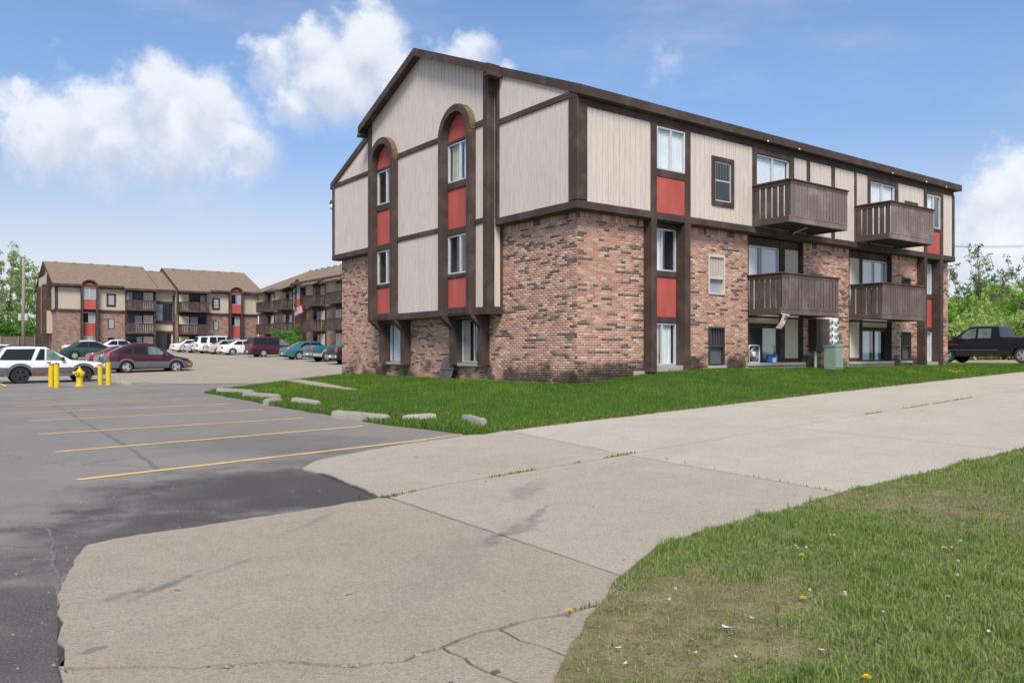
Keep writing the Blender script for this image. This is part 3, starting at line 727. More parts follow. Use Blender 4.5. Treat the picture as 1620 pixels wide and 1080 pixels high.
for a, b in ((-.32, 2.405), (2.625, 3.785), (4.015, 9.3), (9.303, 14.6), (14.603, 17.565), (17.755, 18.835), (19.065, 20.05)): tbox('beam', FR, a, b, .05, .318 if not (2.6 < a < 2.7 or 17.7 < a < 17.8) else .296, 5.085, 5.285)
for a, b in ((-.3, 9.0), (9.003, 19.98)): tbox('frieze_board', FR, a, b, .2, .292, 7.73, 7.92)
tbox('overhang_soffit', FR, -.25, 20.0, -.02, .25, 5.07, 5.084, M['timber'], bev=0)
tbox('overhang_soffit', FL, .1, 14.4, -.02, .25, 5.07, 5.084, M['timber'], bev=0)
for i, (a, b) in enumerate(((-.2, 3.27), (10.88, 14.45))): tbox('beam', FL, a if i else -.27, b, .05, .318, 5.085, 5.285)
# gable wings and bay boards
rz_ = lambda s: roofz(s) - .13
for a, b in ((.05, 3.12), (11.05, 14.3)):
    boards(FL, a, b, .26, 5.25, 7.98); boards(FL, a, b, .26, 8.10, rz_)
    tbox('upper_beam', FL, a - (.0 if a > 1 else .1), b, .2, .302, 7.955, 8.12)
mb = MB()
for a, b in ((-.1, 3.4), (10.8, 14.4)): mb.prism([(a, 7.88), (b, 7.88), (b, rz_(b)), (a, rz_(a))], lambda s, z: FL(s, .10, z), lambda s, z: FL(s, .236, z))
mb.prism([(3.36, 8.75), (10.79, 8.75), (10.79, rz_(10.79)), (RV, RZ - .13), (3.36, rz_(3.36))], lambda s, z: FL(s, .0, z), lambda s, z: FL(s, .44, z))
for a, b, p, q in minus(3.36, 10.79, 2.6, 8.75, [(c - .68, c + .68, z0, z1) for c in (4.87, 9.57) for z0, z1 in ((3.8, 5.02), (6.62, 7.84))]): mb.box(a, b, .0, .44, p, q, FL)
build('gable_wall', mb, M['siding'], bld)
for a, b in ((3.12, 3.30), (10.86, 11.04)): tbox('timber_post', FL, a, b, .2, .304, 5.29, roofz(a + .09) - .27)
tbox('corner_post', FL, 14.3, 14.46, .05, .304, 5.29, roofz(14.46) - .24)
for a, b in ((3.30, 3.56), (10.60, 10.86)): tbox('timber_post', FL, a, b, .30, .545, 2.72, roofz(a if a < 7 else b) - .15)
for s in (3.315, 10.80):
    mb = MB().box(s, s + .03, 0, .5, 2.72, 9.5, FL); build('bay_cheek', mb, M['siding'], bld)
    e = s - .012 if s < 7 else s + .03
    tbox('cheek_post', FL, e, e + .012, .0, .10, 2.7, 5.08, bev=.002)
ARC = [4.87, 9.57]; RO, RI, ZS = .885, .68, 8.0
def hz(c, R): return lambda s: ZS + math.sqrt(max(0, R * R - (s - c) ** 2))
BAYP = [(3.56, 3.98, 0), (5.755, 8.685, 1), (10.455, 10.6, 0)]
for a, b, w in BAYP:
    boards(FL, a, b, .5, 2.74, 5.2); boards(FL, a, b, .5, 5.3, 8.04); boards(FL, a, b, .5, 8.15, rz_)
    tbox('beam', FL, a, b, .44, .542, 8.01, 8.18); tbox('beam', FL, a, b, .44, .542, 5.18, 5.33)
for c in ARC: boards(FL, c - RO + .003, c + RO - .003, .5, lambda s, c=c: max(ZS, hz(c, RO - .07)(s)), lambda s: (rz_(s) if (s < RV - .2 or s > RV + .2) else RZ - .14 - SL * .2))
for a, b in ((3.57, 3.985), (5.755, 8.685), (10.455, 10.595)): tbox('bottom_beam', FL, a, b, .3, .545, 2.52, 2.74)
tbox('bottom_beam', FL, 3.296, 3.565, .02, .552, 2.515, 2.745); tbox('bottom_beam', FL, 10.6, 10.87, .02, .552, 2.515, 2.745)
tbox('bay_soffit', FL, 3.36, 10.8, .0, .5, 2.535, 2.60, M['timber'], bev=0)
# --- windows
def window(F, s0, s1, z0, z1, n, kind='slider', frame=None, curtain=('c',), depth=.5, parent=None, fw=.045, label=None):
    """frame as the part; panes, curtains and room as its pieces"""
    fr = frame or M['alum']; mb = MB(); bars = [(s0, s1, z1 - fw, z1), (s0, s1, z0, z0 + fw), (s0, s0 + fw, z0 + fw, z1 - fw), (s1 - fw, s1, z0 + fw, z1 - fw)]
    mid = (s0 + s1) / 2
    if kind in ('slider', 'door'): bars.append((mid - .025, mid + .025, z0 + fw, z1 - fw))
    for a, b, c, d in bars: mb.box(a, b, n - .06, n + .015, c, d, F, .004)
    w = build('sliding_door' if kind == 'door' else 'window', mb, fr, parent or bld)
    if label: w['label'] = label
    halves = ((s0 + fw, mid - .025), (mid + .025, s1 - fw)) if kind != 'fixed' else ((s0 + fw, s1 - fw),)
    for i, (a, b) in enumerate(halves):
        k = n - .015 - .02 * (i % 2)
        build('pane', MB().add([F(a, k, z0 + fw), F(b, k, z0 + fw), F(b, k, z1 - fw), F(a, k, z1 - fw)], [(0, 1, 2, 3)]), M['glass'], w)
    mb = MB(); d = n - depth
    P = [F(s, q, z) for q in (n - .061, d) for s, z in ((s0, z0), (s1, z0), (s1, z1), (s0, z1))]
    mb.add(P, [(4, 5, 6, 7), (0, 1, 5, 4), (1, 2, 6, 5), (2, 3, 7, 6), (3, 0, 4, 7)]); build('room', mb, M['room'], w, recalc=False)
    for cu in curtain:
        ty, a, b = cu[0], cu[1] if len(cu) > 1 else 0, cu[2] if len(cu) > 2 else 1
        if ty not in 'cyb': continue
        x0 = s0 + fw + (s1 - s0 - 2 * fw) * a; x1 = s0 + fw + (s1 - s0 - 2 * fw) * b; nn = max(6, int((x1 - x0) / .035)); vs = []; fs = []
        top = z1 - fw - (0 if len(cu) < 4 else cu[3]); r = random.Random(int(s0 * 100) + int(z0 * 10))
        for i in range(nn + 1):
            s = x0 + (x1 - x0) * i / nn; q = n - .085 + (.022 * math.sin(i * 1.9 + r.uniform(-.4, .4)) if ty != 'b' else (.012 if i % 2 else -.012))
            vs += [F(s, q, z0 + .02), F(s, q, top)]
        for i in range(nn): fs.append((2 * i, 2 * i + 2, 2 * i + 3, 2 * i + 1))
        build('curtain', MB().add(vs, fs), M['cream_curtain'] if ty == 'y' else M['curtain'], w, smooth=(ty != 'b'), recalc=False)
    return w
def vent(F, s0, s1, z0, z1, n, fmat, mat2, nbar, split=.5, label=None):
    """grille cover: frame, upper bars, lower panel"""
    mb = MB(); fw = .05
    for a, b, c, d in ((s0, s1, z1 - fw, z1), (s0, s1, z0, z0 + fw), (s0, s0 + fw, z0 + fw, z1 - fw), (s1 - fw, s1, z0 + fw, z1 - fw)): mb.box(a, b, n - .1, n + .03, c, d, F, .004)
    zm = z0 + (z1 - z0) * split; mb.box(s0 + fw, s1 - fw, n - .06, n + .015, zm - .025, zm + .025, F, .003)
    w = build('grille_window', mb, fmat, bld)
    if label: w['label'] = label
    build('grille_back', MB().box(s0 + fw, s1 - fw, n - .1, n - .08, z0 + fw, z1 - fw, F), mat2, w)
    for i in range(nbar):
        s = s0 + fw + (s1 - s0 - 2 * fw) * (i + .5) / nbar
        build('bar', MB().box(s - .016, s + .016, n - .05, n - .01, zm + .025, z1 - fw, F), fmat, w)
    return w
T = M['timber']
# long face, upper storey
window(FR, 2.63, 3.78, 6.48, 7.66, .285, curtain=(('c',),)); tbox('sill_rail', FR, 2.62, 3.79, .15, .298, 6.28, 6.475); tbox('head_rail', FR, 2.62, 3.79, .15, .294, 7.662, 7.73)
tbox('red_panel', FR, 2.62, 3.79, .14, .275, 5.29, 6.28, M['red'], bev=.004)
window(FR, 17.76, 18.83, 6.28, 7.56, .285, curtain=(('c', 0, .5),)); tbox('sill_rail', FR, 17.75, 18.84, .15, .298, 6.16, 6.275); tbox('head_rail', FR, 17.75, 18.84, .15, .294, 7.562, 7.73)
tbox('red_panel', FR, 17.75, 18.84, .14, .275, 5.29, 6.16, M['red'], bev=.004)
for i, (a, b, cu) in enumerate(((7.10, 8.81, (('c', 0, 1),)), (13.68, 15.40, (('c', 0, .5), ('c', .5, 1)) ))):
    window(FR, a, b, 5.30, 7.56, .24, 'door', curtain=cu); tbox('head_rail', FR, a - .01, b + .01, .15, .29, 7.562, 7.73)
for (a, b, z0, z1) in SW:
    mb = MB(); f = .14
    for p, q, c, d in ((a, b, z1 - f, z1), (a, b, z0, z0 + f), (a, a + f, z0 + f, z1 - f), (b - f, b, z0 + f, z1 - f)): mb.box(p, q, .2, .305, c, d, FR, .008)
    build('window_surround', mb, T, bld)
    w = window(FR, a + f, b - f, z0 + f, z1 - f, .26, 'fixed', curtain=(), fw=.04); zm = (z0 + z1) / 2 + .03
    build('meeting_rail', MB().box(a + f + .04, b - f - .04, .225, .27, zm - .02, zm + .02, FR), M['alum'], w)
    build('insect_screen', MB().box(a + f + .04, b - f - .04, .262, .266, z0 + f + .04, z1 - f - .04, FR), M['screen'], w)
    for k in range(5):
        s = a + f + .04 + (b - a - 2 * f - .08) * (k + .5) / 5; build('bar', MB().box(s - .016, s + .016, .267, .285, zm + .02, z1 - f - .04, FR), M['clad'], w)
# lower storeys: recessed bays between the fins
for (a, b, cs) in ((2.62, 3.79, ((('c', 0, .28), ('c', .36, .55)), (('y', .3, .5), ('c', .5, .95)))), (17.75, 18.84, ((('c', .0, 1),), (('c', 0, 1),)))):
    window(FR, a, b, 3.72, 4.92, -.06, curtain=cs[0]); window(FR, a, b, 1.05, 2.24, -.06, curtain=cs[1])
    tbox('red_panel', FR, a, b, -.2, -.05, 2.42, 3.54, M['red'], bev=.004)
    for z0, z1 in ((3.54, 3.715), (2.245, 2.42), (4.925, 5.07)): tbox('sill_rail', FR, a, b, -.2, -.02, z0, z1)
    tbox('sill', FR, a - .02, b + .1, -.2, .22, .86, 1.04, M['block'])
# recessed sliding door openings
def opening(s0, s1, left_panel, d1_, pc):
    for zf, zt, gnd in ((2.56, 5.07, False), (1.0, 2.54, True)):
        for q0 in (s0, s1 - .05): build('jamb', MB().box(q0, q0 + .05, -.45, -.003, zf, zt, FR), T, bld)
        lo = zf + (.02 if not gnd else .10); top = 4.80 if not gnd else 2.24
        a, b = d1_
        window(FR, a, b, lo, top, -.17, 'door', frame=M['alum'] if not gnd else M['bronze'], curtain=pc[1 if gnd else 0])
        if not gnd: tbox('header', FR, s0 + .05, s1 - .05, -.4, -.14, 4.805, 5.07)
        else:
            tbox('header', FR, a - .02, b + .02, -.4, -.145, 2.245, 2.34); tbox('transom_panel', FR, a, b, -.4, -.15, 2.345, 2.50, M['panel'], bev=.004); tbox('header', FR, s0 + .05, s1 - .05, -.4, -.152, 2.503, 2.55)
        p0, p1 = left_panel
        post = (b + .003, p0) if p0 > b else (p1, a - .003)
        tbox('timber_post', FR, post[0], post[1], -.4, -.11, zf, zt - .005)
        tbox('beige_panel', FR, p0 + .003, p1 - .003, -.4, -.15, zf + (.22 if gnd else .02), (4.80 if not gnd else 2.50), M['panel'], bev=.004)
        if gnd: tbox('panel_sill', FR, p0, p1, -.4, -.13, zf + .1, zf + .217)
    tbox('sill', FR, s0 - .1, s1 + .02, -.3, .09, .985, 1.09, M['block']); tbox('footing', FR, s0 - .12, s1 + .08, -.2, .05, .5, .98, M['block'])
opening(7.03, 10.0, (9.14, 9.93), (7.08, 8.86), [(('c', 0, .42), ('c', .5, 1)), (('y', .5, 1),)])
opening(12.75, 15.69, (12.80, 13.70), (13.86, 15.62), [(('c', 0, .45), ('c', .5, 1)), (('c', .12, .4), ('c', .5, .78))])
vent(FR, 5.15, 5.90, 3.14, 4.31, 0, M['cream'], M['far_curtain'], 9, .42); vent(FR, 5.17, 5.89, 1.03, 2.17, 0, M['bronze'], M['clad'], 5, .5)
vent(FR, 16.39, 17.09, 1.11, 2.21, 0, M['bronze'], M['clad'], 5, .5); vent(FR, 16.43, 17.05, 3.06, 4.27, 0, M['bronze'], M['clad'], 5, .5)
for a, b, z in ((5.1, 5.95, 1.02), (16.3, 17.15, 1.10)): tbox('vent_sill', FR, a, b, -.1, .05, z - .09, z - .002, M['block'])
# gable arches
for ai, c in enumerate(ARC):
    for sg in (-1, 1):
        p0, p1 = sorted((c + sg * RO, c + sg * RI)); tbox('arch_post', FL, p0, p1, .35, .72, 2.53, ZS)
    N = 20; mb = MB(); ring = [(math.cos(math.pi * k / N), math.sin(math.pi * k / N)) for k in range(N + 1)]
    vs = []; fs = []
    for cs, sn in ring: vs += [FL(c + RO * cs, .35, ZS + RO * sn), FL(c + RO * cs, .72, ZS + RO * sn), FL(c + RI * cs, .72, ZS + RI * sn), FL(c + RI * cs, .35, ZS + RI * sn)]
    for k in range(N):
        for q in range(4): fs.append((4 * k + q, 4 * k + (q + 1) % 4, 4 * k + 4 + (q + 1) % 4, 4 * k + 4 + q))
    fs += [(0, 1, 2, 3), tuple(4 * N + q for q in (3, 2, 1, 0))]
    ar = build('arch', mb.add(vs, fs), T, bld, smooth=40)
    for k in range(24):   # wood shingles over the arch
        t0, t1 = math.pi * k / 24, math.pi * (k + 1.25) / 24; t1 = min(t1, math.pi)
        lift = .012; P = []
        for n_ in (.50, .70):
            for t, l in ((t0, lift + .016), (t1, lift), (t1, .002), (t0, .002)): P.append(FL(c + (RO + l) * math.cos(t), n_ + random.uniform(-.006, .006), ZS + (RO + l) * math.sin(t)))
        build('shingle', MB().add(P, [(0, 1, 2, 3), (4, 7, 6, 5), (0, 4, 5, 1), (1, 5, 6, 2), (2, 6, 7, 3), (3, 7, 4, 0)]), M['arch_shingle'], ar)
    a, b = c - RI, c + RI
    window(FL, a, b, 6.64, 7.82, .46, curtain=((('c', 0, .42), ('c', .55, .70), ('y', .7, .97)) if ai == 0 else (('c', 0, .35), ('c', .5, .58))), depth=.4)
    window(FL, a, b, 3.82, 5.0, .46, curtain=(('c', 0, .28),) if ai == 0 else (('c', 0, .25),), depth=.4)
    for z0, z1 in ((6.42, 6.635), (7.825, 7.92), (5.005, 5.22), (3.70, 3.815), (2.53, 2.79)): tbox('sill_rail', FL, a, b, .36, .50, z0, z1)
    tbox('red_panel', FL, a, b, .34, .462, 5.22, 6.42, M['red'], bev=.003); tbox('red_panel', FL, a, b, .34, .462, 2.79, 3.70, M['red'], bev=.003)
    pol = [(a, 7.92), (b, 7.92)] + [(c + RI * x, ZS + RI * y) for x, y in ring]
    build('red_panel', MB().prism(pol, lambda s, z: FL(s, .36, z), lambda s, z: FL(s, .462, z)), M['red'], bld)
    for sg in (-1, 1):   # brackets and legs below the bay
        p0, p1 = sorted((c + sg * RO, c + sg * RI))
        mb = MB().prism([(-.12, 1.03), (.30, 1.03), (.30, 2.15), (.72, 2.525), (-.12, 2.525)], lambda n, z: FL(p0, n, z), lambda n, z: FL(p1, n, z)); build('bracket', mb, T, bld)
    window(FL, a, b, 1.1, 2.42, -.06, curtain=((('y', .78, 1), ('c', 0, .4)) if ai == 0 else (('c', 0, 1),)), depth=.45)
    tbox('soffit', FL, a, b, -.1, .3, 2.43, 2.52); tbox('sill', FL, a - .12, b + .14, -.2, .13, .985, 1.08, M['block'])
# foundation line
tbox('foundation', FR, 2.0, 6.9, -.1, .035, .2, .90, M['block'], bev=.01); tbox('foundation', FR, 10.1, 20.05, -.1, .035, .2, .90, M['block'], bev=.01)
build('insect_screen', MB().box(7.13, 7.94, -.15, -.14, 1.15, 2.19, FR), M['dark'], bld)
# --- balconies
def balcony(parent, F, s0, s1, n0, p, z0, z1, sp=.165, gap=.034, side_gap=.04, join=False, mat_=None, front=None):
    mt = mat_ or M['slat']; mf = front or mt
    b = build('balcony', MB().box(s0 + .03, s1 - .03, n0, p - .03, z0 + .05, z0 + .19, F), M['dark'], parent)
    build('rim_board', MB().box(s0, s1, p - .06, p + .015, z0, z0 + .2, F, .01), mf, b)
    for s in (s0, s1 - .05): build('rim_board', MB().box(s, s + .05, n0, p - .062, z0, z0 + .2, F, .01), mt, b)
    build('hand_rail', MB().box(s0 - .06, s1 + .06, p - .10, p + .06, z1 - .045, z1, F, .012), mt, b)
    build('hand_rail', MB().box(s0 + .0, s1, p - .05, p + .03, z1 - .17, z1 - .047, F, .01), mt, b)
    for s in (s0 - .06, s1 - .08): build('hand_rail', MB().box(s, s + .14, n0 - .02, p - .102, z1 - .045, z1, F, .012), mt, b)
    for s in (s0 - .01, s1 - .04): build('hand_rail', MB().box(s, s + .05, n0, p - .052, z1 - .17, z1 - .047, F, .01), mt, b)
    allm = MB()
    def slat(*a):
        if join: allm.box(*a, F)
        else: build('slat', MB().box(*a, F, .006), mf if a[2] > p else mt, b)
    n = max(2, round((s1 - s0) / sp)); w = (s1 - s0) / n
    for k in range(n):
        j = random.uniform(-.004, .004); slat(s0 + k * w + gap / 2 + j, s0 + (k + 1) * w - gap / 2 + j, p + .003, p + .027, z0 + .16, z1 - .10)
    dp = p - n0; n = max(2, round(dp / .2)); w = dp / n
    for s in (s0, s1 - .055):
        for k in range(n): slat(s + .012, s + .036, n0 + k * w + side_gap / 2, n0 + (k + 1) * w - side_gap / 2, z0 + .201, z1 - .172)
    if join: o = build('slats', allm, mt, b); o['kind'] = 'stuff'
    return b
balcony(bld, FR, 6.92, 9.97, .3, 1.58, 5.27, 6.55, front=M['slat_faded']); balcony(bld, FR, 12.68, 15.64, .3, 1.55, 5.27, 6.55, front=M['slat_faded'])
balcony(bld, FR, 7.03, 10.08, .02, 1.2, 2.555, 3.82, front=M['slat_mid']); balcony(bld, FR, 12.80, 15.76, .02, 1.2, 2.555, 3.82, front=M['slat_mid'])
build('conduit', MB().tube([FR(8.2, 1.3, 5.24), FR(8.6, .6, 5.21), FR(8.9, .33, 5.2)], .018, 6), M['white'], bld)
# wall lamp at the far gable corner
wl = build('wall_lamp', MB().tube([FL(14.45, .1, 7.62), FL(14.75, .1, 7.62), FL(14.82, .1, 7.56)], .03, 8).lathe([(.04, 7.58), (.11, 7.55), (.13, 7.42)], 14, lambda x, y, z: FL(14.85 + x, .1 + y, z)), M['bronze'], bld)
build('globe', MB().lathe([(.11, 7.415), (.14, 7.34), (.12, 7.24), (.04, 7.18)], 14, lambda x, y, z: FL(14.85 + x, .1 + y, z)), M['white_pl'], wl, smooth=True)
for s in (7.35, 9.0, 14.8, 17.3, 18.9): build('string_light_clip', MB().box(s, s + .07, .472, .50, 7.92, 7.97, FR, .01), M['white_pl'], bld)
# ------------------------------------------------------------------ the two blocks across the lot
def along(px, O, d, nrm=(0, 0), n=0):
    r = (px - 810) / FPX; bx, by = O[0] + nrm[0] * n, O[1] + nrm[1] * n
    return (r * by - bx) / (d[0] - r * d[1])
def far_box(name, par, F, s0, s1, n0, n1, z0, z1, m, bev=0):
    return build(name, MB().box(s0, s1, n0, n1, z0, z1, F, bev), m, par)
def far_window(par, F, s0, s1, z0, z1, n, kind='w', cur=.5, name='window'):
    fw = .05; mb = MB(); mid = (s0 + s1) / 2
    for a, b, c, d in ((s0, s1, z1 - fw, z1), (s0, s1, z0, z0 + fw), (s0, s0 + fw, z0, z1), (s1 - fw, s1, z0, z1)) + (((mid - .03, mid + .03, z0, z1),) if kind != 's' else ()): mb.box(a, b, n, n + .05, c, d, F)
    w = build(name, mb, M['alum'] if kind == 'w' else M['bronze'], par)
    build('pane', MB().box(s0 + fw, s1 - fw, n + .012, n + .022, z0 + fw, z1 - fw, F), M['carglass'], w)
    if cur > 0:
        x1 = s0 + fw + (s1 - s0 - 2 * fw) * cur if random.random() < .5 else None
        a, b = (s0 + fw, x1) if x1 else (s1 - fw - (s1 - s0 - 2 * fw) * cur, s1 - fw)
        nn = 10; vs = []
        for i in range(nn + 1): s = a + (b - a) * i / nn; q = n + .027 + (.006 if i % 2 else 0); vs += [F(s, q, z0 + fw), F(s, q, z1 - fw)]
        build('curtain', MB().add(vs, [(2 * i, 2 * i + 2, 2 * i + 3, 2 * i + 1) for i in range(nn)]), M['far_curtain'], w, recalc=False)
    return w
def far_block(par, F, s0, s1, depth, holes=()):
    """one wing: brick below, beige siding above, timber beams"""
    far_box('brick_wall', par, F, s0, s1, -depth, 0, -1.2, 5.1, M['far_brick']); far_box('siding_wall', par, F, s0, s1, -depth, .10, 5.1, 8.0, M['siding_far'])
    far_box('beam', par, F, s0 - .02, s1 + .02, .0, .16, 5.08, 5.30, T); far_box('frieze_board', par, F, s0 - .02, s1 + .02, .05, .15, 7.72, 7.98, T)
def far_arch(par, F, s0, s1, full=True):
    c = (s0 + s1) / 2; R = (s1 - s0) / 2; n1 = .72
    for a, b in ((s0, s0 + .2), (s1 - .2, s1)): far_box('timber_post', par, F, a, b, 0, n1, -.3, 7.9, T)
    ring = [(math.cos(math.pi * k / 14), math.sin(math.pi * k / 14)) for k in range(15)]
    build('arch', MB().prism([(c + R * x, 7.9 + R * .85 * y) for x, y in ring] + [(c + (R - .2) * x, 7.9 + (R - .2) * .85 * y) for x, y in ring[::-1]], lambda s, z: F(s, 0, z), lambda s, z: F(s, n1, z)), M['arch_shingle'] if not full else T, par)
    build('red_panel', MB().prism([(c + (R - .2) * x, 7.72 + (R - .2) * .85 * y) for x, y in ring], lambda s, z: F(s, .11, z), lambda s, z: F(s, .62, z)), M['red'], par)
    build('arch_roof', MB().prism([(c + (R + .06) * x, 7.9 + (R + .06) * .85 * y) for x, y in ring] + [(c + R * x, 7.9 + R * .85 * y) for x, y in ring[::-1]], lambda s, z: F(s, -1.6, z), lambda s, z: F(s, n1 + .08, z)), M['shingle'], par)
    a, b = s0 + .2, s1 - .2
    far_window(par, F, a, b, 6.42, 7.7, .5, cur=random.choice((.5, 1, .4))); far_window(par, F, a, b, 3.75, 4.95, .03, cur=random.choice((.5, .9))); far_window(par, F, a, b, 1.0, 2.25, .03, cur=.9)
    far_box('red_panel', par, F, a, b, .0, .58, 5.31, 6.40, M['red']); far_box('bay_back', par, F, a, b, .0, .49, 6.40, 7.72, T); far_box('red_panel', par, F, a, b, .0, .09, 2.30, 3.70, M['red'])
def far_small(par, F, s0, s1):
    m_ = .16
    w = far_box('window_surround', par, F, s0, s1, .1, .15, 5.7, 7.2, T); far_window(par, F, s0 + m_, s1 - m_, 5.7 + m_, 7.2 - m_, .15, 's', 1)
    for z0, z1 in ((3.15, 4.3), (1.0, 2.15)): far_window(par, F, s0 + m_, s1 - m_, z0, z1, .0, 's', .9 if z0 > 3 else 0)
def far_balc(par, F, s0, s1, pr=1.35, door_left=True):
    """three floors of sliding door and beige panel, balconies on the upper two"""
    far_box('recess_wall', par, F, s0, s1, .02, .16, -1.0, 7.98, T)
    dl = (s1 - s0) * .60
    d = (s0 + .12, s0 + dl) if door_left else (s1 - dl, s1 - .12); p = (s0 + dl + .1, s1 - .1) if door_left else (s0 + .1, s1 - dl - .1)
    for z0, z1 in ((5.35, 7.5), (2.65, 4.8), (.6, 2.3)):
        far_window(par, F, d[0], d[1], z0, z1, .16, 'd', random.choice((.35, .5)), 'sliding_door'); far_box('beige_panel', par, F, p[0], p[1], .16, .19, z0, z1, M['panel'])
    for z0, z1 in ((5.27, 6.5), (2.57, 3.8)): balcony(par, F, s0, s1, .17, pr, z0, z1, .2, .05, .06, True, M['slat'])
def far_roof(par, u0, u1, e0, e1, rz=RZ, name='roof', ridge=RV, sl=SL, x_axis=True):
    zt = lambda v: rz - sl * abs(v - ridge)
    mb = MB().prism([(ridge, rz), (e1, zt(e1)), (e1, zt(e1) - .14), (ridge, rz - .14), (e0, zt(e0) - .14), (e0, zt(e0))], lambda v, z: (u0, v, z), lambda v, z: (u1, v, z))
    o = build(name, mb, M['shingle'], par)
    build('fascia', MB().box(u0, u1, e0 - .03, e0 + .012, zt(e0) - .26, zt(e0) + .006), T, par)
    for u in (u0, u1):
        for ea in (e0, e1):
            build('rake_board', MB().prism([(ridge, rz + .02), (ea, zt(ea) + .02), (ea, zt(ea) - .24), (ridge, rz - .24)], lambda v, z: (u - .025, v, z), lambda v, z: (u + .025, v, z)), T, par)
        build('gable_wall', MB().prism([(e0 + .8, 7.9), (e1 - .8, 7.9), (e1 - .8, zt(e1 - .8) - .14), (ridge, rz - .15), (e0 + .8, zt(e0 + .8) - .14)], lambda v, z: (u + (.45 if u == u0 else -.55), v, z), lambda v, z: (u + (.55 if u == u0 else -.45), v, z)), M['siding_far'], par)
    for k in range(int((u1 - u0) / 1.9)):
        s = u0 + 1.1 + k * 1.9; build('roof_vent', MB().box(s, s + .4, ridge - .55, ridge - .2, zt(ridge - .5) - .05, rz - .02, None, .03), M['shingle'], o)
    return o
OB = (-51.0, 90.6); DB = (.8, .6)
B = tag(empty('apartment_building', (*OB, 1.05), ROT1), 'long three storey apartment block facing the lot with tan roof, entrance in its middle', 'building')
ub = lambda px: along(px, OB, DB)
fb = lambda s, n, z: (s, -n, z); fbl = lambda s, n, z: (-n, s, z)
far_block(B, fb, 0, ub(246), 14.2); far_block(B, fb, ub(279.5), 22.8, 14.2)
far_arch(B, fb, ub(127), ub(153.4)); far_arch(B, fb, ub(361), ub(381.5)); far_small(B, fb, ub(168), ub(183)); far_small(B, fb, ub(335), ub(347.5))
far_balc(B, fb, ub(197.5), ub(243), 1.3); far_balc(B, fb, ub(281.5), ub(326.5), 1.3, False)
for px in (89.5, 244.5, 280.5, 408.5): far_box('timber_post', B, fb, ub(px) - .1, ub(px) + .1, .0, .17, 5.3, 7.75, T)
e0_, e1_ = ub(246.1), ub(279.4)
far_box('entrance_wall', B, fb, e0_, e1_, -13, -1.0, -1.2, 7.9, M['panel']); far_roof(B, e0_ - .3, e1_ + .3, .2, 13.8, RZ - .45, 'entrance_roof')
far_box('timber_post', B, fb, e0_, e0_ + .2, -1.0, -.8, 0, 7.3, T); far_box('timber_post', B, fb, e1_ - .2, e1_, -1.0, -.8, 0, 7.3, T)
far_window(B, fb, e0_ + .25, e1_ - .25, 4.2, 6.3, -.99, 'd', .4); far_box('beam', B, fb, e0_ + .2, e1_ - .2, -1, -.85, 3.9, 4.15, T); far_box('beam', B, fb, e0_ + .2, e1_ - .2, -1, -.85, 6.35, 6.6, T); far_box('beam', B, fb, e0_ + .2, e1_ - .2, -1, -.85, 2.75, 3.0, T)
far_box('entrance_door', B, fb, e0_ + .3, e0_ + 1.5, -.99, -.9, .3, 2.7, M['bronze']); far_window(B, fb, e1_ - 1.5, e1_ - .4, .8, 2.7, -.99, 's', 0)
far_box('entrance_step', B, fb, e0_ - .6, e1_ + .6, -.9, .6, -1.2, .25, M['block'])
far_roof(B, -.5, ub(247), -.6, 14.8); far_roof(B, ub(279), 23.3, -.6, 14.8)
for a, b in ((ub(194), ub(247)), (ub(279), ub(329))):   # roof runs further down over the balconies
    zt = lambda v: RZ - SL * (RV - v)
    build('balcony_roof', MB().prism([(-.55, zt(-.55) + .012), (-1.25, zt(-1.25) + .012), (-1.25, zt(-1.25) - .14), (-.55, zt(-.55) - .13)], lambda v, z: (a, v, z), lambda v, z: (b, v, z)), M['shingle'], B)
    build('fascia', MB().box(a, b, -1.28, -1.24, zt(-1.25) - .24, zt(-1.25) + .02), T, B)
# its gable end: brick wings, projecting dark bay posts
far_box('bay', B, fbl, 3.3, 10.85, -.1, .5, 2.6, 9.4, M['siding_far'])
for c in ARC:
    for sg in (-1, 1): far_box('arch_post', B, fbl, c + sg * .78 - .1, c + sg * .78 + .1, .3, .8, .9, 8.3, T)
    far_box('red_panel', B, fbl, c - .7, c + .7, .49, .53, 2.7, 8.3, M['red'])
for s in (.0, 3.3, 10.7, 14.0): far_box('timber_post', B, fbl, s, s + .18, .0, .56 if 3 < s < 11 else .16, 5.2, 8.0 if s in (0., 14.) else 9.3, T)
far_box('beam', B, fbl, 0, 3.3, 0, .17, 5.08, 5.3, T); far_box('beam', B, fbl, 0, 3.3, 0, .17, 7.9, 8.08, T); far_box('siding_wall', B, fbl, 0.02, 14.18, -.2, .08, 5.1, 8.0, M['siding_far'])

OC = (-31.4, 102.6); DC = (.6, -.8); NC = (-.8, -.6)
Cb = tag(empty('apartment_building', (*OC, 1.15), math.atan2(-.8, .6)), 'apartment block running towards the near block, with stacked brown balconies over the parked cars', 'building')
uc = lambda px, n=1.3: along(px, OC, DC, NC, n)
far_block(Cb, fb, -2.05, 34, 14.2)
st = [(uc(406), uc(419)), (uc(432), uc(448)), (uc(480), uc(498.5)), (uc(515), uc(541)), (uc(541) + 1.2, uc(541) + 4.6)]
for i, (a, b) in enumerate(st): far_balc(Cb, fb, a, b, 1.35, i % 2 == 0)
far_arch(Cb, fb, uc(471, .36), uc(480, .36)); far_small(Cb, fb, st[1][1] + .25, st[1][1] + 1.3); far_small(Cb, fb, st[3][1] + .1, st[3][1] + 1.1)
far_roof(Cb, -2.4, uc(470, .3), -.6, 14.8); far_roof(Cb, uc(470, .3) + .05, 34.6, -1.1, 15.2, RZ + .3)
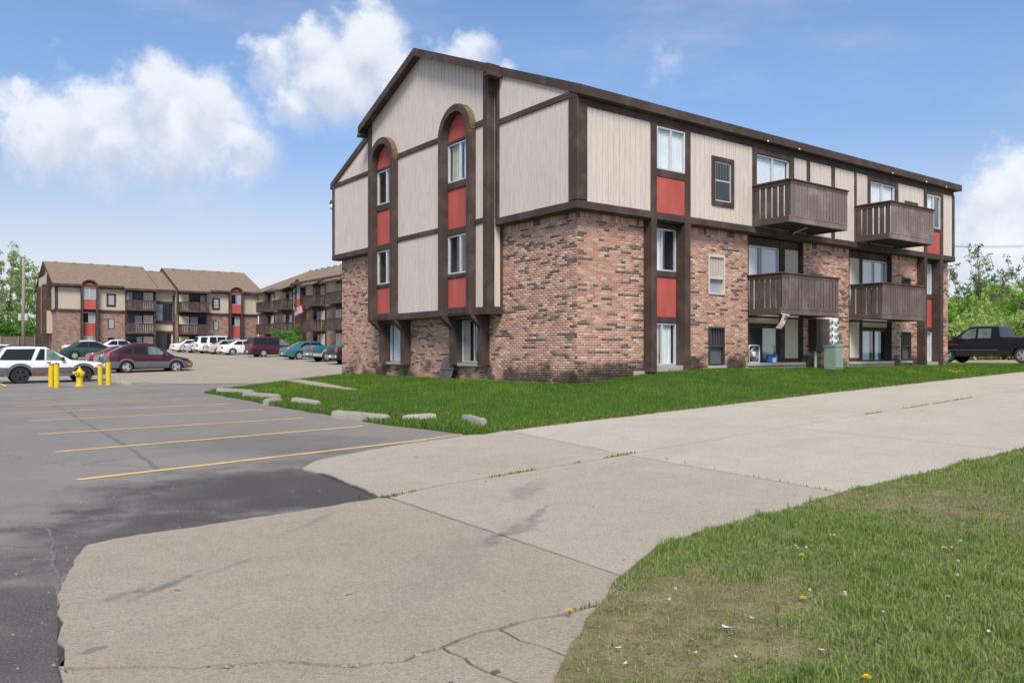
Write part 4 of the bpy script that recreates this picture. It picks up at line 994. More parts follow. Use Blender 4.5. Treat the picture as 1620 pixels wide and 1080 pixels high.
for i, (a, b) in enumerate(st):
    zt = lambda v: RZ + .3 - SL * (RV - v)
    build('balcony_roof', MB().prism([(-.5, zt(-.5) - .26), (-1.9, zt(-1.9) - .26), (-1.9, zt(-1.9) - .4), (-.5, zt(-.5) - .4)], lambda v, z: (a - .3, v, z), lambda v, z: (b + .3, v, z)), M['shingle'], Cb)
    build('fascia', MB().box(a - .3, b + .3, -1.93, -1.9, zt(-1.9) - .5, zt(-1.9) - .25), T, Cb)

# ------------------------------------------------------------------ vehicles
def wheel_meshes(r, w, style):
    key = (round(r, 3), style)
    if key in wheel_meshes.c: return wheel_meshes.c[key]
    RY = lambda x, y, z: (x, z, y)
    ri = r * .64
    ty = MB().lathe([(ri, -w / 2 + .015), (r * .9, -w / 2), (r * .985, -w / 2 + .03), (r, -w / 4), (r, w / 4), (r * .985, w / 2 - .03), (r * .9, w / 2), (ri, w / 2 - .015)], 28, RY, cap=False).mesh('tyre', M['tyre'], 50)
    mb = MB()
    mb.lathe([(ri + .005, w / 2 - .012), (ri - .02, w / 2 - .008), (ri - .025, w / 2 - .06)], 28, RY, cap=False)
    hub = r * .17; mb.lathe([(hub, w / 2 - .05), (hub, w / 2 - .012), (hub * .5, w / 2 - .005)], 14, RY)
    n = 5 if style != 'three' else 3
    for k in range(n):
        t = 2 * math.pi * k / n + .3; ca, sa = math.cos(t), math.sin(t); wd = .05 if n == 5 else .085
        mb.add([(x * ca - y * sa, z, x * sa + y * ca) for x, y, z in ((hub * .6, -wd, w / 2 - .015), (hub * .6, wd, w / 2 - .015), (ri - .01, wd * 1.15, w / 2 - .022), (ri - .01, -wd * 1.15, w / 2 - .022), (hub * .6, -wd, w / 2 - .05), (hub * .6, wd, w / 2 - .05), (ri - .01, wd * 1.15, w / 2 - .05), (ri - .01, -wd * 1.15, w / 2 - .05))], [(0, 1, 2, 3), (0, 4, 5, 1), (1, 5, 6, 2), (2, 6, 7, 3), (3, 7, 4, 0)])
    rim = mb.mesh('rim', M['rimdark'] if style == 'dark' else M['rim'], 40)
    disc = MB().lathe([(ri, w / 2 - .075), (.02, w / 2 - .07)], 20, RY).mesh('brake_disc', M['plast'])
    wheel_meshes.c[key] = (ty, rim, disc); return wheel_meshes.c[key]
wheel_meshes.c = {}
def vehicle(name, label, cat, sp, loc, rz, group=None):
    """loc: ground point of the near rear wheel (right side), car heads along local +x"""
    Wd = sp['W'] / 2; wb = sp['wb']; r = sp['r']; zc = sp['zc']; xr, xf = sp['xr'], sp['xf']       # rear / front ends, x=0 at rear axle
    belt, roof = sp['belt'], sp['roof']; pm = sp['paint']
    bx, bz = zip(*belt); rx, rzz = zip(*roof)
    zb = lambda x: float(np.interp(x, bx, bz)); tum = sp.get('tum', .32)
    def zr(x): return zb(x) if x <= rx[0] or x >= rx[-1] else max(zb(x), float(np.interp(x, rx, rzz)))
    def wfac(x):
        t = max(0, (x - (xf - .75)) / .75); q = max(0, ((xr + .5) - x) / .5); return 1 - .16 * t * t - .08 * q * q
    def zl(x):
        z = zc + .10 * max(0, (x - (xf - .3)) / .3) + .12 * max(0, (xr + .35 - x) / .35)
        for c in (0, wb):
            R = r + .075; d = x - c
            if abs(d) < R: z = max(z, r * .92 + math.sqrt(R * R - d * d))
        return z
    def side(x, z):
        w = Wd * wfac(x); b = zb(x)
        if z >= b: return w * .915 - tum * (z - b)
        lo = zc; t = (z - lo) / max(.05, b - lo)
        return w * float(np.interp(t, [0, .12, .5, .85, 1], [.94, .985, 1, .985, .925]))
    xs = set(np.linspace(xr, xf, 34)) | {xr + .02, xr + .08, xf - .02, xf - .08}
    for c in (0, wb): xs |= {c + (r + .075) * k for k in (-1.0, -.97, -.85, -.65, -.4, 0, .4, .65, .85, .97, 1.0)}
    xs |= set(rx) | set(bx); xs = sorted(x for x in xs if xr <= x <= xf)
    xs = [x for i, x in enumerate(xs) if i == 0 or x - xs[i - 1] > .006]
    bed = sp.get('bed')
    K = None; vs = []; fs = []
    for x in xs:
        a, b, c = zl(x), zb(x), zr(x); w = Wd * wfac(x); e0 = 0
        endf = min(1, (x - xr) / .06, (xf - x) / .06); b_ = b - (1 - endf) * .05; c = max(c - (1 - endf) * .05, b_)
        half = [(side(x, z) * (1 - .03 * (1 - endf)), z) for z in (a, a + (b_ - a) * .12, a + (b_ - a) * .5, a + (b_ - a) * .85, b_)]
        gh = c - b_
        half += [(side(x, b) - tum * gh * t, b_ + gh * t) for t in (.03, .5, .93)]
        et = half[-1][0] - .06; half.append((et, c + (.0 if gh > .02 else .012)))
        inb = bed and bed[0] < x < bed[1]
        zc_ = c + .03 if not inb else zc + .35
        half += [(et * .9, c + .012 if not inb else zc + .35), (et * .5, zc_ - .006), (0, zc_)]
        sec = [(x, -y, z) for y, z in half] + [(x, y, z) for y, z in half[-2::-1]]
        K = len(sec); vs += sec
    for i in range(len(xs) - 1):
        for k in range(K - 1): fs.append((i * K + k, i * K + k + 1, (i + 1) * K + k + 1, (i + 1) * K + k))
    fs += [tuple(range(K)), tuple((len(xs) - 1) * K + k for k in range(K))[::-1]]
    root = tag(empty(name, loc, rz), label, cat, group)
    off = Wd - .13                                    # shift so that the near wheels stand on loc
    def part(nm, mb, m, par=root, smooth=False):
        mb.v = [(p[0], p[1] + off, p[2]) for p in mb.v]; return build(nm, mb, m, par, smooth)
    body = part('body', MB().add(vs, fs), pm, smooth=38)
    part('underbody', MB().box(xr + .25, xf - .25, -Wd * .62, Wd * .62, zc - .02, zb(wb) - .12), M['plast'])
    def spatch(nm, poly, m, par=body, o=.007, both=True, nx=5, th=.0):
        """four-sided patch in (x, z) laid on the body side"""
        for sg in ((-1, 1) if both else (-1,)):
            P = []; 
            for i in range(nx + 1):
                for j in range(4):
                    s_, t_ = i / nx, j / 3
                    x = (poly[0][0] * (1 - s_) + poly[1][0] * s_) * (1 - t_) + (poly[3][0] * (1 - s_) + poly[2][0] * s_) * t_
                    z = (poly[0][1] * (1 - s_) + poly[1][1] * s_) * (1 - t_) + (poly[3][1] * (1 - s_) + poly[2][1] * s_) * t_
                    P.append((x, sg * (side(x, z) + o), z))
            mb = MB().add(P, [(i * 4 + j, (i + 1) * 4 + j, (i + 1) * 4 + j + 1, i * 4 + j + 1) for i in range(nx) for j in range(3)])
            part(nm, mb, m, par, True)
    for wdw in sp['win']: spatch('side_window', wdw[:4], wdw[4] if len(wdw) > 4 else M['carglass'], root)
    for x, z0, z1 in sp.get('seams', ()): spatch('door_seam', [(x, z0), (x + .012, z0), (x + .012, z1), (x, z1)], M['plast'], o=.003, nx=1)
    for x, z in sp.get('handles', ()): spatch('door_handle', [(x, z), (x + .16, z), (x + .16, z + .045), (x, z + .045)], M['plast'], o=.022, nx=1)
    # windscreen and rear window follow the top surface
    def tpatch(nm, x0, x1, m):
        P = []
        for i in range(7):
            x = x0 + (x1 - x0) * i / 6; z = zr(x); b = zb(x); y = side(x, b) - tum * (z - b) - .11
            for k in (-1, -.5, 0, .5, 1): P.append((x, y * k, z + (.014 if abs(k) == 1 else .034 if k else .042)))
        part(nm, MB().add(P, [(i * 5 + k, i * 5 + k + 1, (i + 1) * 5 + k + 1, (i + 1) * 5 + k) for i in range(6) for k in range(4)]), m, root, True)
    ws = sp.get('wind'); rw_ = sp.get('rearw')
    if ws: tpatch('windscreen', ws[0], ws[1], M['carglass2'])
    if rw_: tpatch('rear_window', rw_[0], rw_[1], M['carglass'])
    for (z0, z1, m_, rear_only) in sp.get('clad', ()):
        spans = [(xr + .03, -r - .1), (r + .1, wb - r - .1), (wb + r + .1, xf - .03)]
        for a, b in spans: spatch('cladding', [(a, z0), (b, z0), (b, z1), (a, z1)], m_, o=.012, nx=6)
    if sp.get('flare'):
        for c in (0, wb):
            for sg in (-1, 1):
                P = []
                for k in range(15):
                    t = math.pi * (k / 14) ; R0, R1 = r + .07, r + .07 + sp['flare']
                    for R in (R0, R1): x = c + R * math.cos(t); z = max(zc + .02, r * .92 + R * math.sin(t)); P.append((x, sg * (side(x, min(z, zb(x) - .02)) + .018), z))
                part('wheel_flare', MB().add(P, [(2 * i, 2 * i + 2, 2 * i + 3, 2 * i + 1) for i in range(14)]), sp['flare_m'], body, True)
    bm_ = sp.get('bumper', pm); zbm = sp.get('zbump', zc + .12)
    part('front_bumper', MB().box(xf - .14, xf + .06, -Wd * .86, Wd * .86, zbm, zbm + .24, None, .05), bm_)
    part('rear_bumper', MB().box(xr - .08, xr + .14, -Wd * .93, Wd * .93, zbm, zbm + .24, None, .05), sp.get('rbumper', bm_))
    hz_ = zb(xf) - .20
    for sg in (-1, 1):
        part('headlight', MB().box(xf - .10, xf + .015, sg * Wd * .42, sg * Wd * .80, hz_ - .02, hz_ + .12, None, .02), M['head'])
        part('taillight', MB().box(xr - .015, xr + .10, sg * Wd * .66, sg * Wd * .955, *sp.get('tailz', (zb(xr) - .26, zb(xr) - .08)), None, .015), M['tail'])
        mx = sp.get('mirror')
        if mx: part('wing_mirror', MB().box(mx, mx + .13, sg * (Wd * .93), sg * (Wd * .93 + .19), zb(mx) + .02, zb(mx) + .17, None, .03), sp.get('mirror_m', M['plast']))
        if sp.get('marker'): spatch('marker_lamp', [(xf - .28, hz_), (xf - .06, hz_), (xf - .06, hz_ + .1), (xf - .28, hz_ + .1)], M['amber'], o=.012, nx=2) if sg == 1 else None
        if sp.get('rack'):
            x0, x1 = sp['rack']; part('roof_rail', MB().tube([(x0, sg * .52, zr(x0) + .05), (x0 + .12, sg * .52, zr(x0) + .09), (x1 - .12, sg * .52, zr(x1) + .09), (x1, sg * .52, zr(x1) + .05)], .018, 6), M['plast'])
    part('grille', MB().box(xf - .06, xf + .012, -Wd * .38, Wd * .38, hz_ - .06, hz_ + .11, None, .01), M['plast'])
    part('plate', MB().box(xr - .10, xr - .02, -.15, .15, zbm + .06, zbm + .2, None, .005), M['white_pl'])
    for sg in sp.get('rusty', ()): spatch('rust_patch', sg, M['rust'], o=.016, nx=3)
    ty, rim, disc = wheel_meshes(r, .22, sp.get('rims', 'five'))
    for c in (0, wb):
        for sg in (-1, 1):
            we = link('wheel', disc, root, (c, off + sg * (Wd - .13), r)); we.rotation_euler = (0, random.uniform(0, 6), 0 if sg > 0 else math.pi)
            link('tyre', ty, we); link('rim', rim, we)
    return root
CG, CG2 = M['carglass'], M['carglass2']
def sedan(paint, L=4.7, h=1.42, **kw):
    s = dict(W=1.76, wb=2.68, r=.315, zc=.20, xr=-1.0, xf=L - 1.0, paint=paint, tum=.36, belt=[(-1.0, .86), (-.85, .95), (-.1, .98), (2.4, .93), (2.75, .90), (L - 1.15, .76), (L - 1.0, .62)],
             roof=[(-.45, .96), (.42, h - .05), (.75, h - .01), (1.2, h), (1.6, h - .02), (2.62, .93)], wind=(1.72, 2.55), rearw=(-.36, .38),
             win=[[(.05, .985), (.95, .965), (.98, h - .08), (.5, h - .10)], [(1.0, .965), (2.2, .945), (1.72, h - .08), (1.03, h - .07)]],
             seams=((.22, .35, .95), (.98, .3, .93), (2.12, .3, .92)), handles=((.75, .8), (1.75, .79)), mirror=2.1)
    s.update(kw); return s
def suv(paint, L=4.6, h=1.72, wb=2.7, **kw):
    s = dict(W=1.8, wb=wb, r=.36, zc=.27, xr=-1.0, xf=L - 1.0, paint=paint, tum=.2, belt=[(-1.0, 1.02), (-.9, 1.06), (2.1, 1.04), (2.5, 1.03), (L - 1.2, .94), (L - 1.0, .78)],
             roof=[(-1.0, 1.06), (-.72, h - .08), (-.5, h - .01), (.4, h), (1.2, h - .01), (2.45, 1.04)], wind=(1.42, 2.36), rearw=(-.95, -.74),
             win=[[(-.62, 1.08), (.12, 1.07), (.12, h - .09), (-.55, h - .09)], [(.2, 1.07), (1.05, 1.06), (1.05, h - .09), (.2, h - .09)], [(1.13, 1.06), (2.1, 1.055), (1.42, h - .10), (1.13, h - .09)]],
             seams=((.16, .45, 1.05), (1.09, .35, 1.05), (2.0, .35, 1.03)), handles=((.85, .9), (1.8, .9)), mirror=1.95)
    s.update(kw); return s
def pickup(paint, cab=(1.9, 3.55), L=5.4, h=1.72, **kw):
    c0, c1 = cab
    s = dict(W=1.88, wb=3.35, r=.37, zc=.32, xr=-1.15, xf=L - 1.15, paint=paint, tum=.24, belt=[(-1.15, 1.16), (-1.0, 1.19), (c0 - .03, 1.19), (c0, 1.15), (c1 - .1, 1.10), (c1 + .15, 1.08), (L - 1.4, .99), (L - 1.15, .84)],
             roof=[(c0 - .02, 1.17), (c0 + .12, h - .04), (c0 + .3, h), ((c0 + c1) / 2, h), (c1 - .7, h - .02), (c1 + .08, 1.10)], wind=(c1 - .58, c1), bed=(-1.05, c0 - .1),
             win=[[(c0 + .16, 1.17), (c0 + .72, 1.15), (c0 + .74, h - .1), (c0 + .2, h - .1)], [(c0 + .82, 1.15), (c1 - .22, 1.13), (c1 - .72, h - .1), (c0 + .84, h - .09)]],
             seams=((c0 - .06, .5, 1.18), (c0 + .77, .42, 1.1), (c1 - .15, .42, 1.08)), handles=((c0 + 1.0, .93),), mirror=c1 - .3, bumper=M['chrome'], tailz=(.82, 1.14))
    s.update(kw); return s
def put(px, Y=None, py=None):
    x, y = at_depth(px, Y) if Y else ground(px, py)
    return (x, y, Hs(x, y) + (.0125 if y > 38 or x > 15 else .001))
HD = ROT1
# white two-door sport utility with grey lower body
bz = suv(M['p_white'], L=4.5, h=1.66, wb=2.56, r=.375, rims='dark', zc=.33, W=1.74, tum=.26,
    xr=-.98, belt=[(-.98, .98), (-.9, 1.04), (1.9, 1.02), (2.2, 1.01), (3.3, .93), (3.52, .80)], xf=3.52,
    roof=[(-.98, 1.04), (-.62, 1.58), (-.42, 1.65), (.4, 1.66), (1.05, 1.64), (2.12, 1.02)], wind=(1.22, 2.04), rearw=(-.93, -.62),
    win=[[(-.82, 1.06), (.42, 1.05), (.62, 1.57), (-.52, 1.55)], [(.58, 1.05), (.96, 1.05), (.98, 1.56), (.80, 1.57)], [(1.03, 1.05), (1.82, 1.04), (1.22, 1.55), (1.05, 1.56), CG2]],
    seams=((1.0, .42, 1.04), (1.95, .42, 1.02)), handles=((1.04, .93),), mirror=1.62, clad=((.35, .72, M['clad'], 0),), flare=.13, flare_m=M['clad'], bumper=M['clad'], rack=(-.45, .85), marker=True,
    rusty=([(.46, .36), (.95, .36), (.95, .56), (.52, .60)],), zbump=.42)
x, y, z = put(31.8, 36.6); vehicle('parked_car', 'white two-door sport utility vehicle with grey lower body and black wheels behind the hydrant', 'car', bz, (x, y, z), HD)
az = suv(M['p_maroon'], L=4.6, h=1.74, wb=2.76, r=.345, zc=.26, W=1.87, tum=.30, xr=-.92, xf=3.70, rims='three',
    belt=[(-.92, 1.12), (-.8, 1.14), (.3, 1.10), (2.3, 1.02), (2.7, .98), (3.45, .82), (3.70, .64)],
    roof=[(-.92, 1.16), (-.1, 1.56), (.45, 1.71), (1.1, 1.74), (1.5, 1.70), (2.68, .99)], wind=(1.62, 2.58), rearw=(-.86, -.02),
    win=[[(-.45, 1.16), (.28, 1.13), (.32, 1.50), (.15, 1.46)], [(.38, 1.12), (1.12, 1.09), (1.12, 1.56), (.42, 1.54)], [(1.2, 1.09), (2.3, 1.04), (1.62, 1.52), (1.2, 1.56), CG2]],
    seams=((.35, .4, 1.1), (1.16, .35, 1.08), (2.2, .35, 1.02)), handles=((.92, .92), (2.0, .9)), mirror=2.0, clad=((.28, .68, M['clad'], 0),), flare=.13, flare_m=M['clad'], bumper=M['clad'], rbumper=M['plast'], marker=True, tailz=(.95, 1.2), rack=(.2, 1.2))
x, y, z = put(200, 47.3); vehicle('parked_car', 'maroon crossover with grey plastic lower body standing alone on the lot', 'car', az, (x, y, z), HD)
def row(px, Y, nm, lab, cat, sp, grp='cars parked across the lot'):
    x, y, z = put(px, Y); return vehicle(nm, lab, cat, sp, (x, y, z), HD, grp)
row(184, 49.9, 'parked_car', 'teal sedan half hidden behind the maroon crossover', 'car', sedan(M['p_cyan']))
row(169, 52.3, 'parked_car', 'red sedan showing only its tail behind the maroon crossover', 'car', sedan(M['p_red']))
row(118, 63.7, 'parked_car', 'dark green sedan seen over the hood of the white sport utility vehicle', 'car', sedan(M['p_green'], h=1.45))
row(120, 74.0, 'parked_car', 'white sedan parked behind the dark green sedan', 'car', sedan(M['p_white']))
row(-28, 55.0, 'parked_car', 'white sedan mostly hidden by the tail of the white sport utility vehicle', 'car', sedan(M['p_white']))
row(168, 75.0, 'parked_car', 'white sedan whose roof shows over the maroon crossover', 'car', sedan(M['p_white'], h=1.46))
row(289, 90.2, 'parked_car', 'white sedan parked next to the entrance steps', 'car', sedan(M['p_white']))
row(307.5, 86.8, 'parked_car', 'silver sedan between the entrance steps and the white wagon', 'car', sedan(M['p_silver'], h=1.45))
row(327, 84.0, 'parked_car', 'white sport utility wagon beside the silver sedan', 'car', suv(M['p_white'], L=4.8, h=1.78))
row(341, 84.5, 'parked_car', 'white sport utility wagon behind the pale gold sedan', 'car', suv(M['p_white'], L=4.9, h=1.80))
row(345, 80.0, 'parked_car', 'pale gold sedan between white wagon and white sedan', 'car', sedan(M['p_gold']))
row(367.8, 76.8, 'parked_car', 'white sedan beside the maroon minivan', 'car', sedan(M['p_white'], L=4.6))
van = suv(M['p_maroon'], L=5.0, h=1.76, wb=3.03, r=.335, zc=.22, W=1.95, tum=.24, xr=-1.05, xf=3.95, belt=[(-1.05, .98), (-.95, 1.04), (2.6, 1.0), (2.9, .98), (3.7, .82), (3.95, .62)],
    roof=[(-1.05, 1.04), (-.82, 1.66), (-.6, 1.74), (.6, 1.76), (1.5, 1.72), (2.95, .98)], wind=(1.72, 2.85), rearw=(-1.0, -.83),
    win=[[(-.85, 1.07), (.35, 1.05), (.35, 1.63), (-.72, 1.62)], [(.43, 1.05), (1.35, 1.04), (1.35, 1.61), (.43, 1.63)], [(1.45, 1.04), (2.6, 1.02), (1.8, 1.52), (1.47, 1.60), CG2]],
    seams=((.39, .4, 1.05), (1.4, .35, 1.03), (2.4, .35, 1.0)), handles=((.5, .9), (2.1, .88)), mirror=2.3, rims='five', tailz=(.85, 1.15))
row(416.7, 70.2, 'minivan', 'maroon minivan parked between white sedan and teal sedan', 'van', van)
row(473, 64.0, 'parked_car', 'teal sedan between the minivan and the teal pickup', 'car', sedan(M['p_cyan'], L=5.0, h=1.44))
row(517.8, 59.6, 'pickup_truck', 'teal pickup with tan lower trim and chrome rear bumper', 'pickup', pickup(M['p_teal'], cab=(1.75, 3.5), L=5.6, h=1.85, r=.40, flare=.09, flare_m=M['p_gold'], clad=((.42, .62, M['p_gold'], 0),)))
row(556, 56.0, 'pickup_truck', 'dark pickup peeking out at the brick corner', 'pickup', pickup(M['p_black'], cab=(1.6, 3.3), r=.39))
# black pickup by the right end of the near block, nose away
dk = pickup(M['p_black'], cab=(.95, 3.05), L=5.45, h=1.72, W=1.82, wb=3.33, r=.365, zc=.33, rusty=([(1.2, .34), (1.45, .34), (1.45, .40), (1.2, .40)], [(1.9, .34), (2.1, .34), (2.1, .39), (1.9, .39)]),
    win=[[(1.06, 1.18), (1.28, 1.17), (1.28, 1.6), (1.10, 1.6)], [(1.36, 1.17), (1.92, 1.16), (1.92, 1.61), (1.36, 1.61), CG2], [(2.02, 1.16), (2.82, 1.13), (2.38, 1.57), (2.02, 1.61), CG2]],
    seams=((1.32, .5, 1.15), (1.97, .42, 1.14), (2.85, .42, 1.1)), handles=((1.78, .95), (2.1, .95)), mirror=2.6)
rear = at_depth(1619, 36.4); rzv = math.atan2(.8, -.6)
t_ = vehicle('pickup_truck', 'black crew cab pickup standing on the side drive past the brick end wall', 'pickup', dk, (0, 0, 0), rzv)
dd = Vector((-.6, .8)); lt = Vector((-.8, -.6)); tw = .0
# its left side faces the lot: shift so that the left rear wheel stands at the measured point
p = Vector(rear) - lt * (1.82 - .26)
t_.location = (p.x, p.y, Hs(p.x, p.y) + .021)
build('belt_trim', MB().box(1.0, 3.9, 1.82 - .13 + .002, 1.82 - .13 + .016, .60, .635), M['chrome'], t_)
build('pinstripe', MB().add([(x_, 1.82 / 2 * 2 - .13 + .025 if False else (1.82 / 2 - .13) + (1.82 / 2) + .014, z_) for x_, z_ in ((2.75, .87), (3.35, .86), (3.35, .89), (2.75, .90))], [(0, 1, 2, 3)]), M['tail'], t_)
# ------------------------------------------------------------------ things on and by the near block
def on_face(px, py, n, side='R'):
    d, m_ = ((.8, .6), (.6, -.8)) if side == 'R' else ((-.6, .8), (-.8, -.6))
    bx, by = CX + m_[0] * n, CY + m_[1] * n; r = (px - 810) / FPX; s = (r * by - bx) / (d[0] - r * d[1])
    return s, EYE + (Y0 - py) * (by + d[1] * s) / FPX
def bw_(s, n, z): x, y = uv2w(s, -n); return (x, y, z)
# meter bank
mt = tag(empty('meter_bank', bw_(11.37, 0, .9), ROT1), 'grey electric meter bank with round glass meters on the brick wall', 'meter bank')
lf = lambda s, n, z: (s - 11.37, -n, z - .9)
build('panel', MB().box(11.10, 11.90, .01, .12, 1.62, 2.60, lf, .01), M['white_pl'], mt)
for i in range(4):
    for j in range(2):
        s, z = 11.34 + j * .36, 1.77 + i * .225
        build('meter', MB().lathe([(.095, .12), (.095, .18), (.08, .22), (.03, .235)], 14, lambda x, y, q: lf(s + x, q, z + y)), M['alum'], mt, smooth=40)
        build('meter_dial', MB().lathe([(.06, .23), (.03, .242)], 12, lambda x, y, q: lf(s + x, q, z + y)), M['clad'], mt)
build('disconnect', MB().box(11.91, 12.05, .01, .16, 1.85, 2.05, lf, .01), M['clad'], mt)
build('riser', MB().box(11.5, 11.58, .02, .1, .9, 1.66, lf, .01), M['galv'], mt)
# brown utility cupboard with its riser pipe
cb = tag(empty('utility_cupboard', bw_(10.66, 0, .9), ROT1), 'brown board cupboard hanging on the brick below the balcony', 'cupboard')
lc = lambda s, n, z: (s - 10.66, -n, z - .9)
build('case', MB().box(10.27, 11.06, .006, .29, 1.45, 2.54, lc), M['timber'], cb)
for k in range(5): build('board', MB().box(10.275 + k * .157, 10.275 + k * .157 + .15, .29, .308, 1.46, 2.53, lc, .004), M['slat'], cb)
build('pipe', MB().tube([lc(10.42, .17, .86), lc(10.42, .17, 1.46)], .055, 12), M['galv'], cb, smooth=50)
# transformer
zg = Hs(*uv2w(10.5, -.75)) + .02
tr = tag(empty('transformer_box', bw_(10.52, .78, zg), ROT1), 'green metal utility transformer box on the grass below the meters', 'utility box')
build('case', MB().prism([(-.2, 0), (.2, 0), (.2, .74), (-.2, .74)], lambda y, z: (-.24, y, z), lambda y, z: (.24, y, z)), M['green_box'], tr)
build('lid', MB().prism([(-.22, .742), (.22, .742), (.22, .79), (-.22, .82)], lambda y, z: (-.26, y, z), lambda y, z: (.26, y, z)), M['green_box'], tr)
build('door', MB().box(-.21, .21, -.222, -.202, .05, .70, None, .006), M['green_box'], tr); build('latch', MB().box(.12, .15, -.24, -.223, .38, .48, None, .006), M['galv'], tr)
# fan and jugs on the sill
fn = tag(empty('box_fan', bw_(7.42, -.06, 1.092), ROT1), 'grey box fan standing upright in the dark ground floor doorway', 'fan')
def rr(w, h, r, n=5):
    P = []
    for cx, cz, a in ((w / 2 - r, h - r, 0), (-w / 2 + r, h - r, 90), (-w / 2 + r, r, 180), (w / 2 - r, r, 270)):
        P += [(cx + r * math.cos(math.radians(a + 90 * k / n)), cz + r * math.sin(math.radians(a + 90 * k / n))) for k in range(n + 1)]
    return P
P = [(x, 0, z) for x, z in rr(.54, .54, .09)]; build('frame', MB().tube(P + [P[0]], .03, 6), M['galv'], fn, smooth=True)
build('hub', MB().lathe([(.085, -.03), (.085, .02), (.05, .03)], 16, lambda x, y, q: (x, -q, .27 + y)), M['white_pl'], fn)
for k in range(4):
    R = .11 + .036 * k; Q = [(R * math.cos(2 * math.pi * i / 24), -.025, .27 + R * math.sin(2 * math.pi * i / 24)) for i in range(25)]; build('grille_ring', MB().tube(Q, .004, 4), M['galv'], fn)
for k in range(4):
    a = math.pi / 2 * k + .4; build('blade', MB().add([(.07 * math.cos(a), 0, .27 + .07 * math.sin(a)), (.22 * math.cos(a - .35), -.012, .27 + .22 * math.sin(a - .35)), (.23 * math.cos(a + .35), .02, .27 + .23 * math.sin(a + .35))], [(0, 1, 2)]), M['clad'], fn)
for i, (s, lab, hh) in enumerate(((8.12, 'blue plastic jug on the sill beside the white carton', .30), (8.42, 'taller blue plastic jug with handle on the doorway sill', .34))):
    j = tag(empty('jug', bw_(s, .0, 1.092), ROT1 + .2 * i), lab, 'jug', 'jugs on the sill')
    build('bottle', MB().lathe([(.085, 0), (.092, .02), (.092, hh * .62), (.075, hh * .75), (.035, hh * .86), (.032, hh * .9)], 16), M['blue'], j, smooth=40); build('cap', MB().lathe([(.04, hh * .9), (.04, hh)], 12), M['white_pl'] if i == 0 else M['blue'], j)
    build('handle', MB().tube([(.05, 0, hh * .82), (.10, 0, hh * .74), (.11, 0, hh * .5), (.085, 0, hh * .4)], .013, 6), M['blue'], j)
ct = tag(build('carton', MB().box(-.09, .09, -.07, .07, 0, .16, None, .008), M['white_pl'], loc=bw_(8.27, .035, 1.092), rz=ROT1), 'small white carton between two blue jugs on the sill', 'carton')
# leaning board
zz = Hs(*uv2w(-.35, 6.0)) + .03
lb = empty('leaning_board', (*uv2w(-.03, 6.02), zz), ROT1); tag(lb, 'weathered grey board leaning on the brick below the gable bay', 'board')
build('sheet', MB().prism([(-.42, 0), (.30, 0), (.36, .40), (.34, .68), (-.36, .74)], lambda y, z: (-.30 + z * .36, y, z), lambda y, z: (-.325 + z * .36, y, z)), M['grey_board'], lb)
build('batten', MB().prism([(-.40, .30), (.345, .28), (.35, .36), (-.39, .38)], lambda y, z: (-.325 + z * .36, y, z), lambda y, z: (-.345 + z * .36, y, z)), M['grey_board'], lb)

# flags
def flag(name, label, corners, pole, amp=.03):
    """corners: hoist top, hoist bottom, fly top as world points"""
    A, Bq, Cq = map(Vector, corners); e1 = Cq - A; e2 = Bq - A; nn = e1.cross(e2).normalized(); NX, NY = 40, 26; V = []; F_ = []; Cc = []
    for i in range(NX + 1):
        for j in range(NY + 1):
            t, q = i / NX, j / NY; V.append(A + e1 * t + e2 * q + nn * amp * math.sin(t * 7 + q * 1.5) * t)
            st = int(min(q, .999) * 13); c = (.42, .035, .05) if st % 2 == 0 else (.68, .66, .66)
            if t < .41 and q < 7 / 13: c = (.68, .66, .66) if (i % 3 == 1 and j % 3 == 1) else (.045, .055, .16)
            Cc.append(c)
    for i in range(NX):
        for j in range(NY): a = i * (NY + 1) + j; F_.append((a, a + 1, a + NY + 2, a + NY + 1))
    f = tag(empty(name, pole[0]), label, 'flag'); me = np_mesh('cloth', [v - Vector(pole[0]) for v in V], F_, M['flag'], cols=np.array(Cc), smooth=True); link('cloth', me, f)
    build('pole', MB().tube([Vector(q) - Vector(pole[0]) for q in pole], .014, 8), M['white'], f); return f
def bp(px, py, n): s, z = on_face(px, py, n); return bw_(s, n, z)
flag('flag', 'small striped flag with blue starry canton hanging below the balcony corner', (bp(1247.5, 498.5, 1.32), bp(1238.8, 497.2, 1.32), bp(1237, 520, 1.32)), (bp(1236, 496.6, 1.21), bp(1249, 498.6, 1.33)))
def cp(px, py, n):
    s = uc(px, n); bx, by = OC[0] + NC[0] * n + DC[0] * s, OC[1] + NC[1] * n + DC[1] * s; return (bx, by, EYE + (Y0 - py) * by / FPX)
flag('flag', 'striped flag on a pole beside the arched pier of the far block', (cp(464.5, 489, 2.0), cp(467, 500, 2.0), cp(476, 483, 2.0)), (cp(478, 492, .4), cp(464, 487, 2.1)), .06)

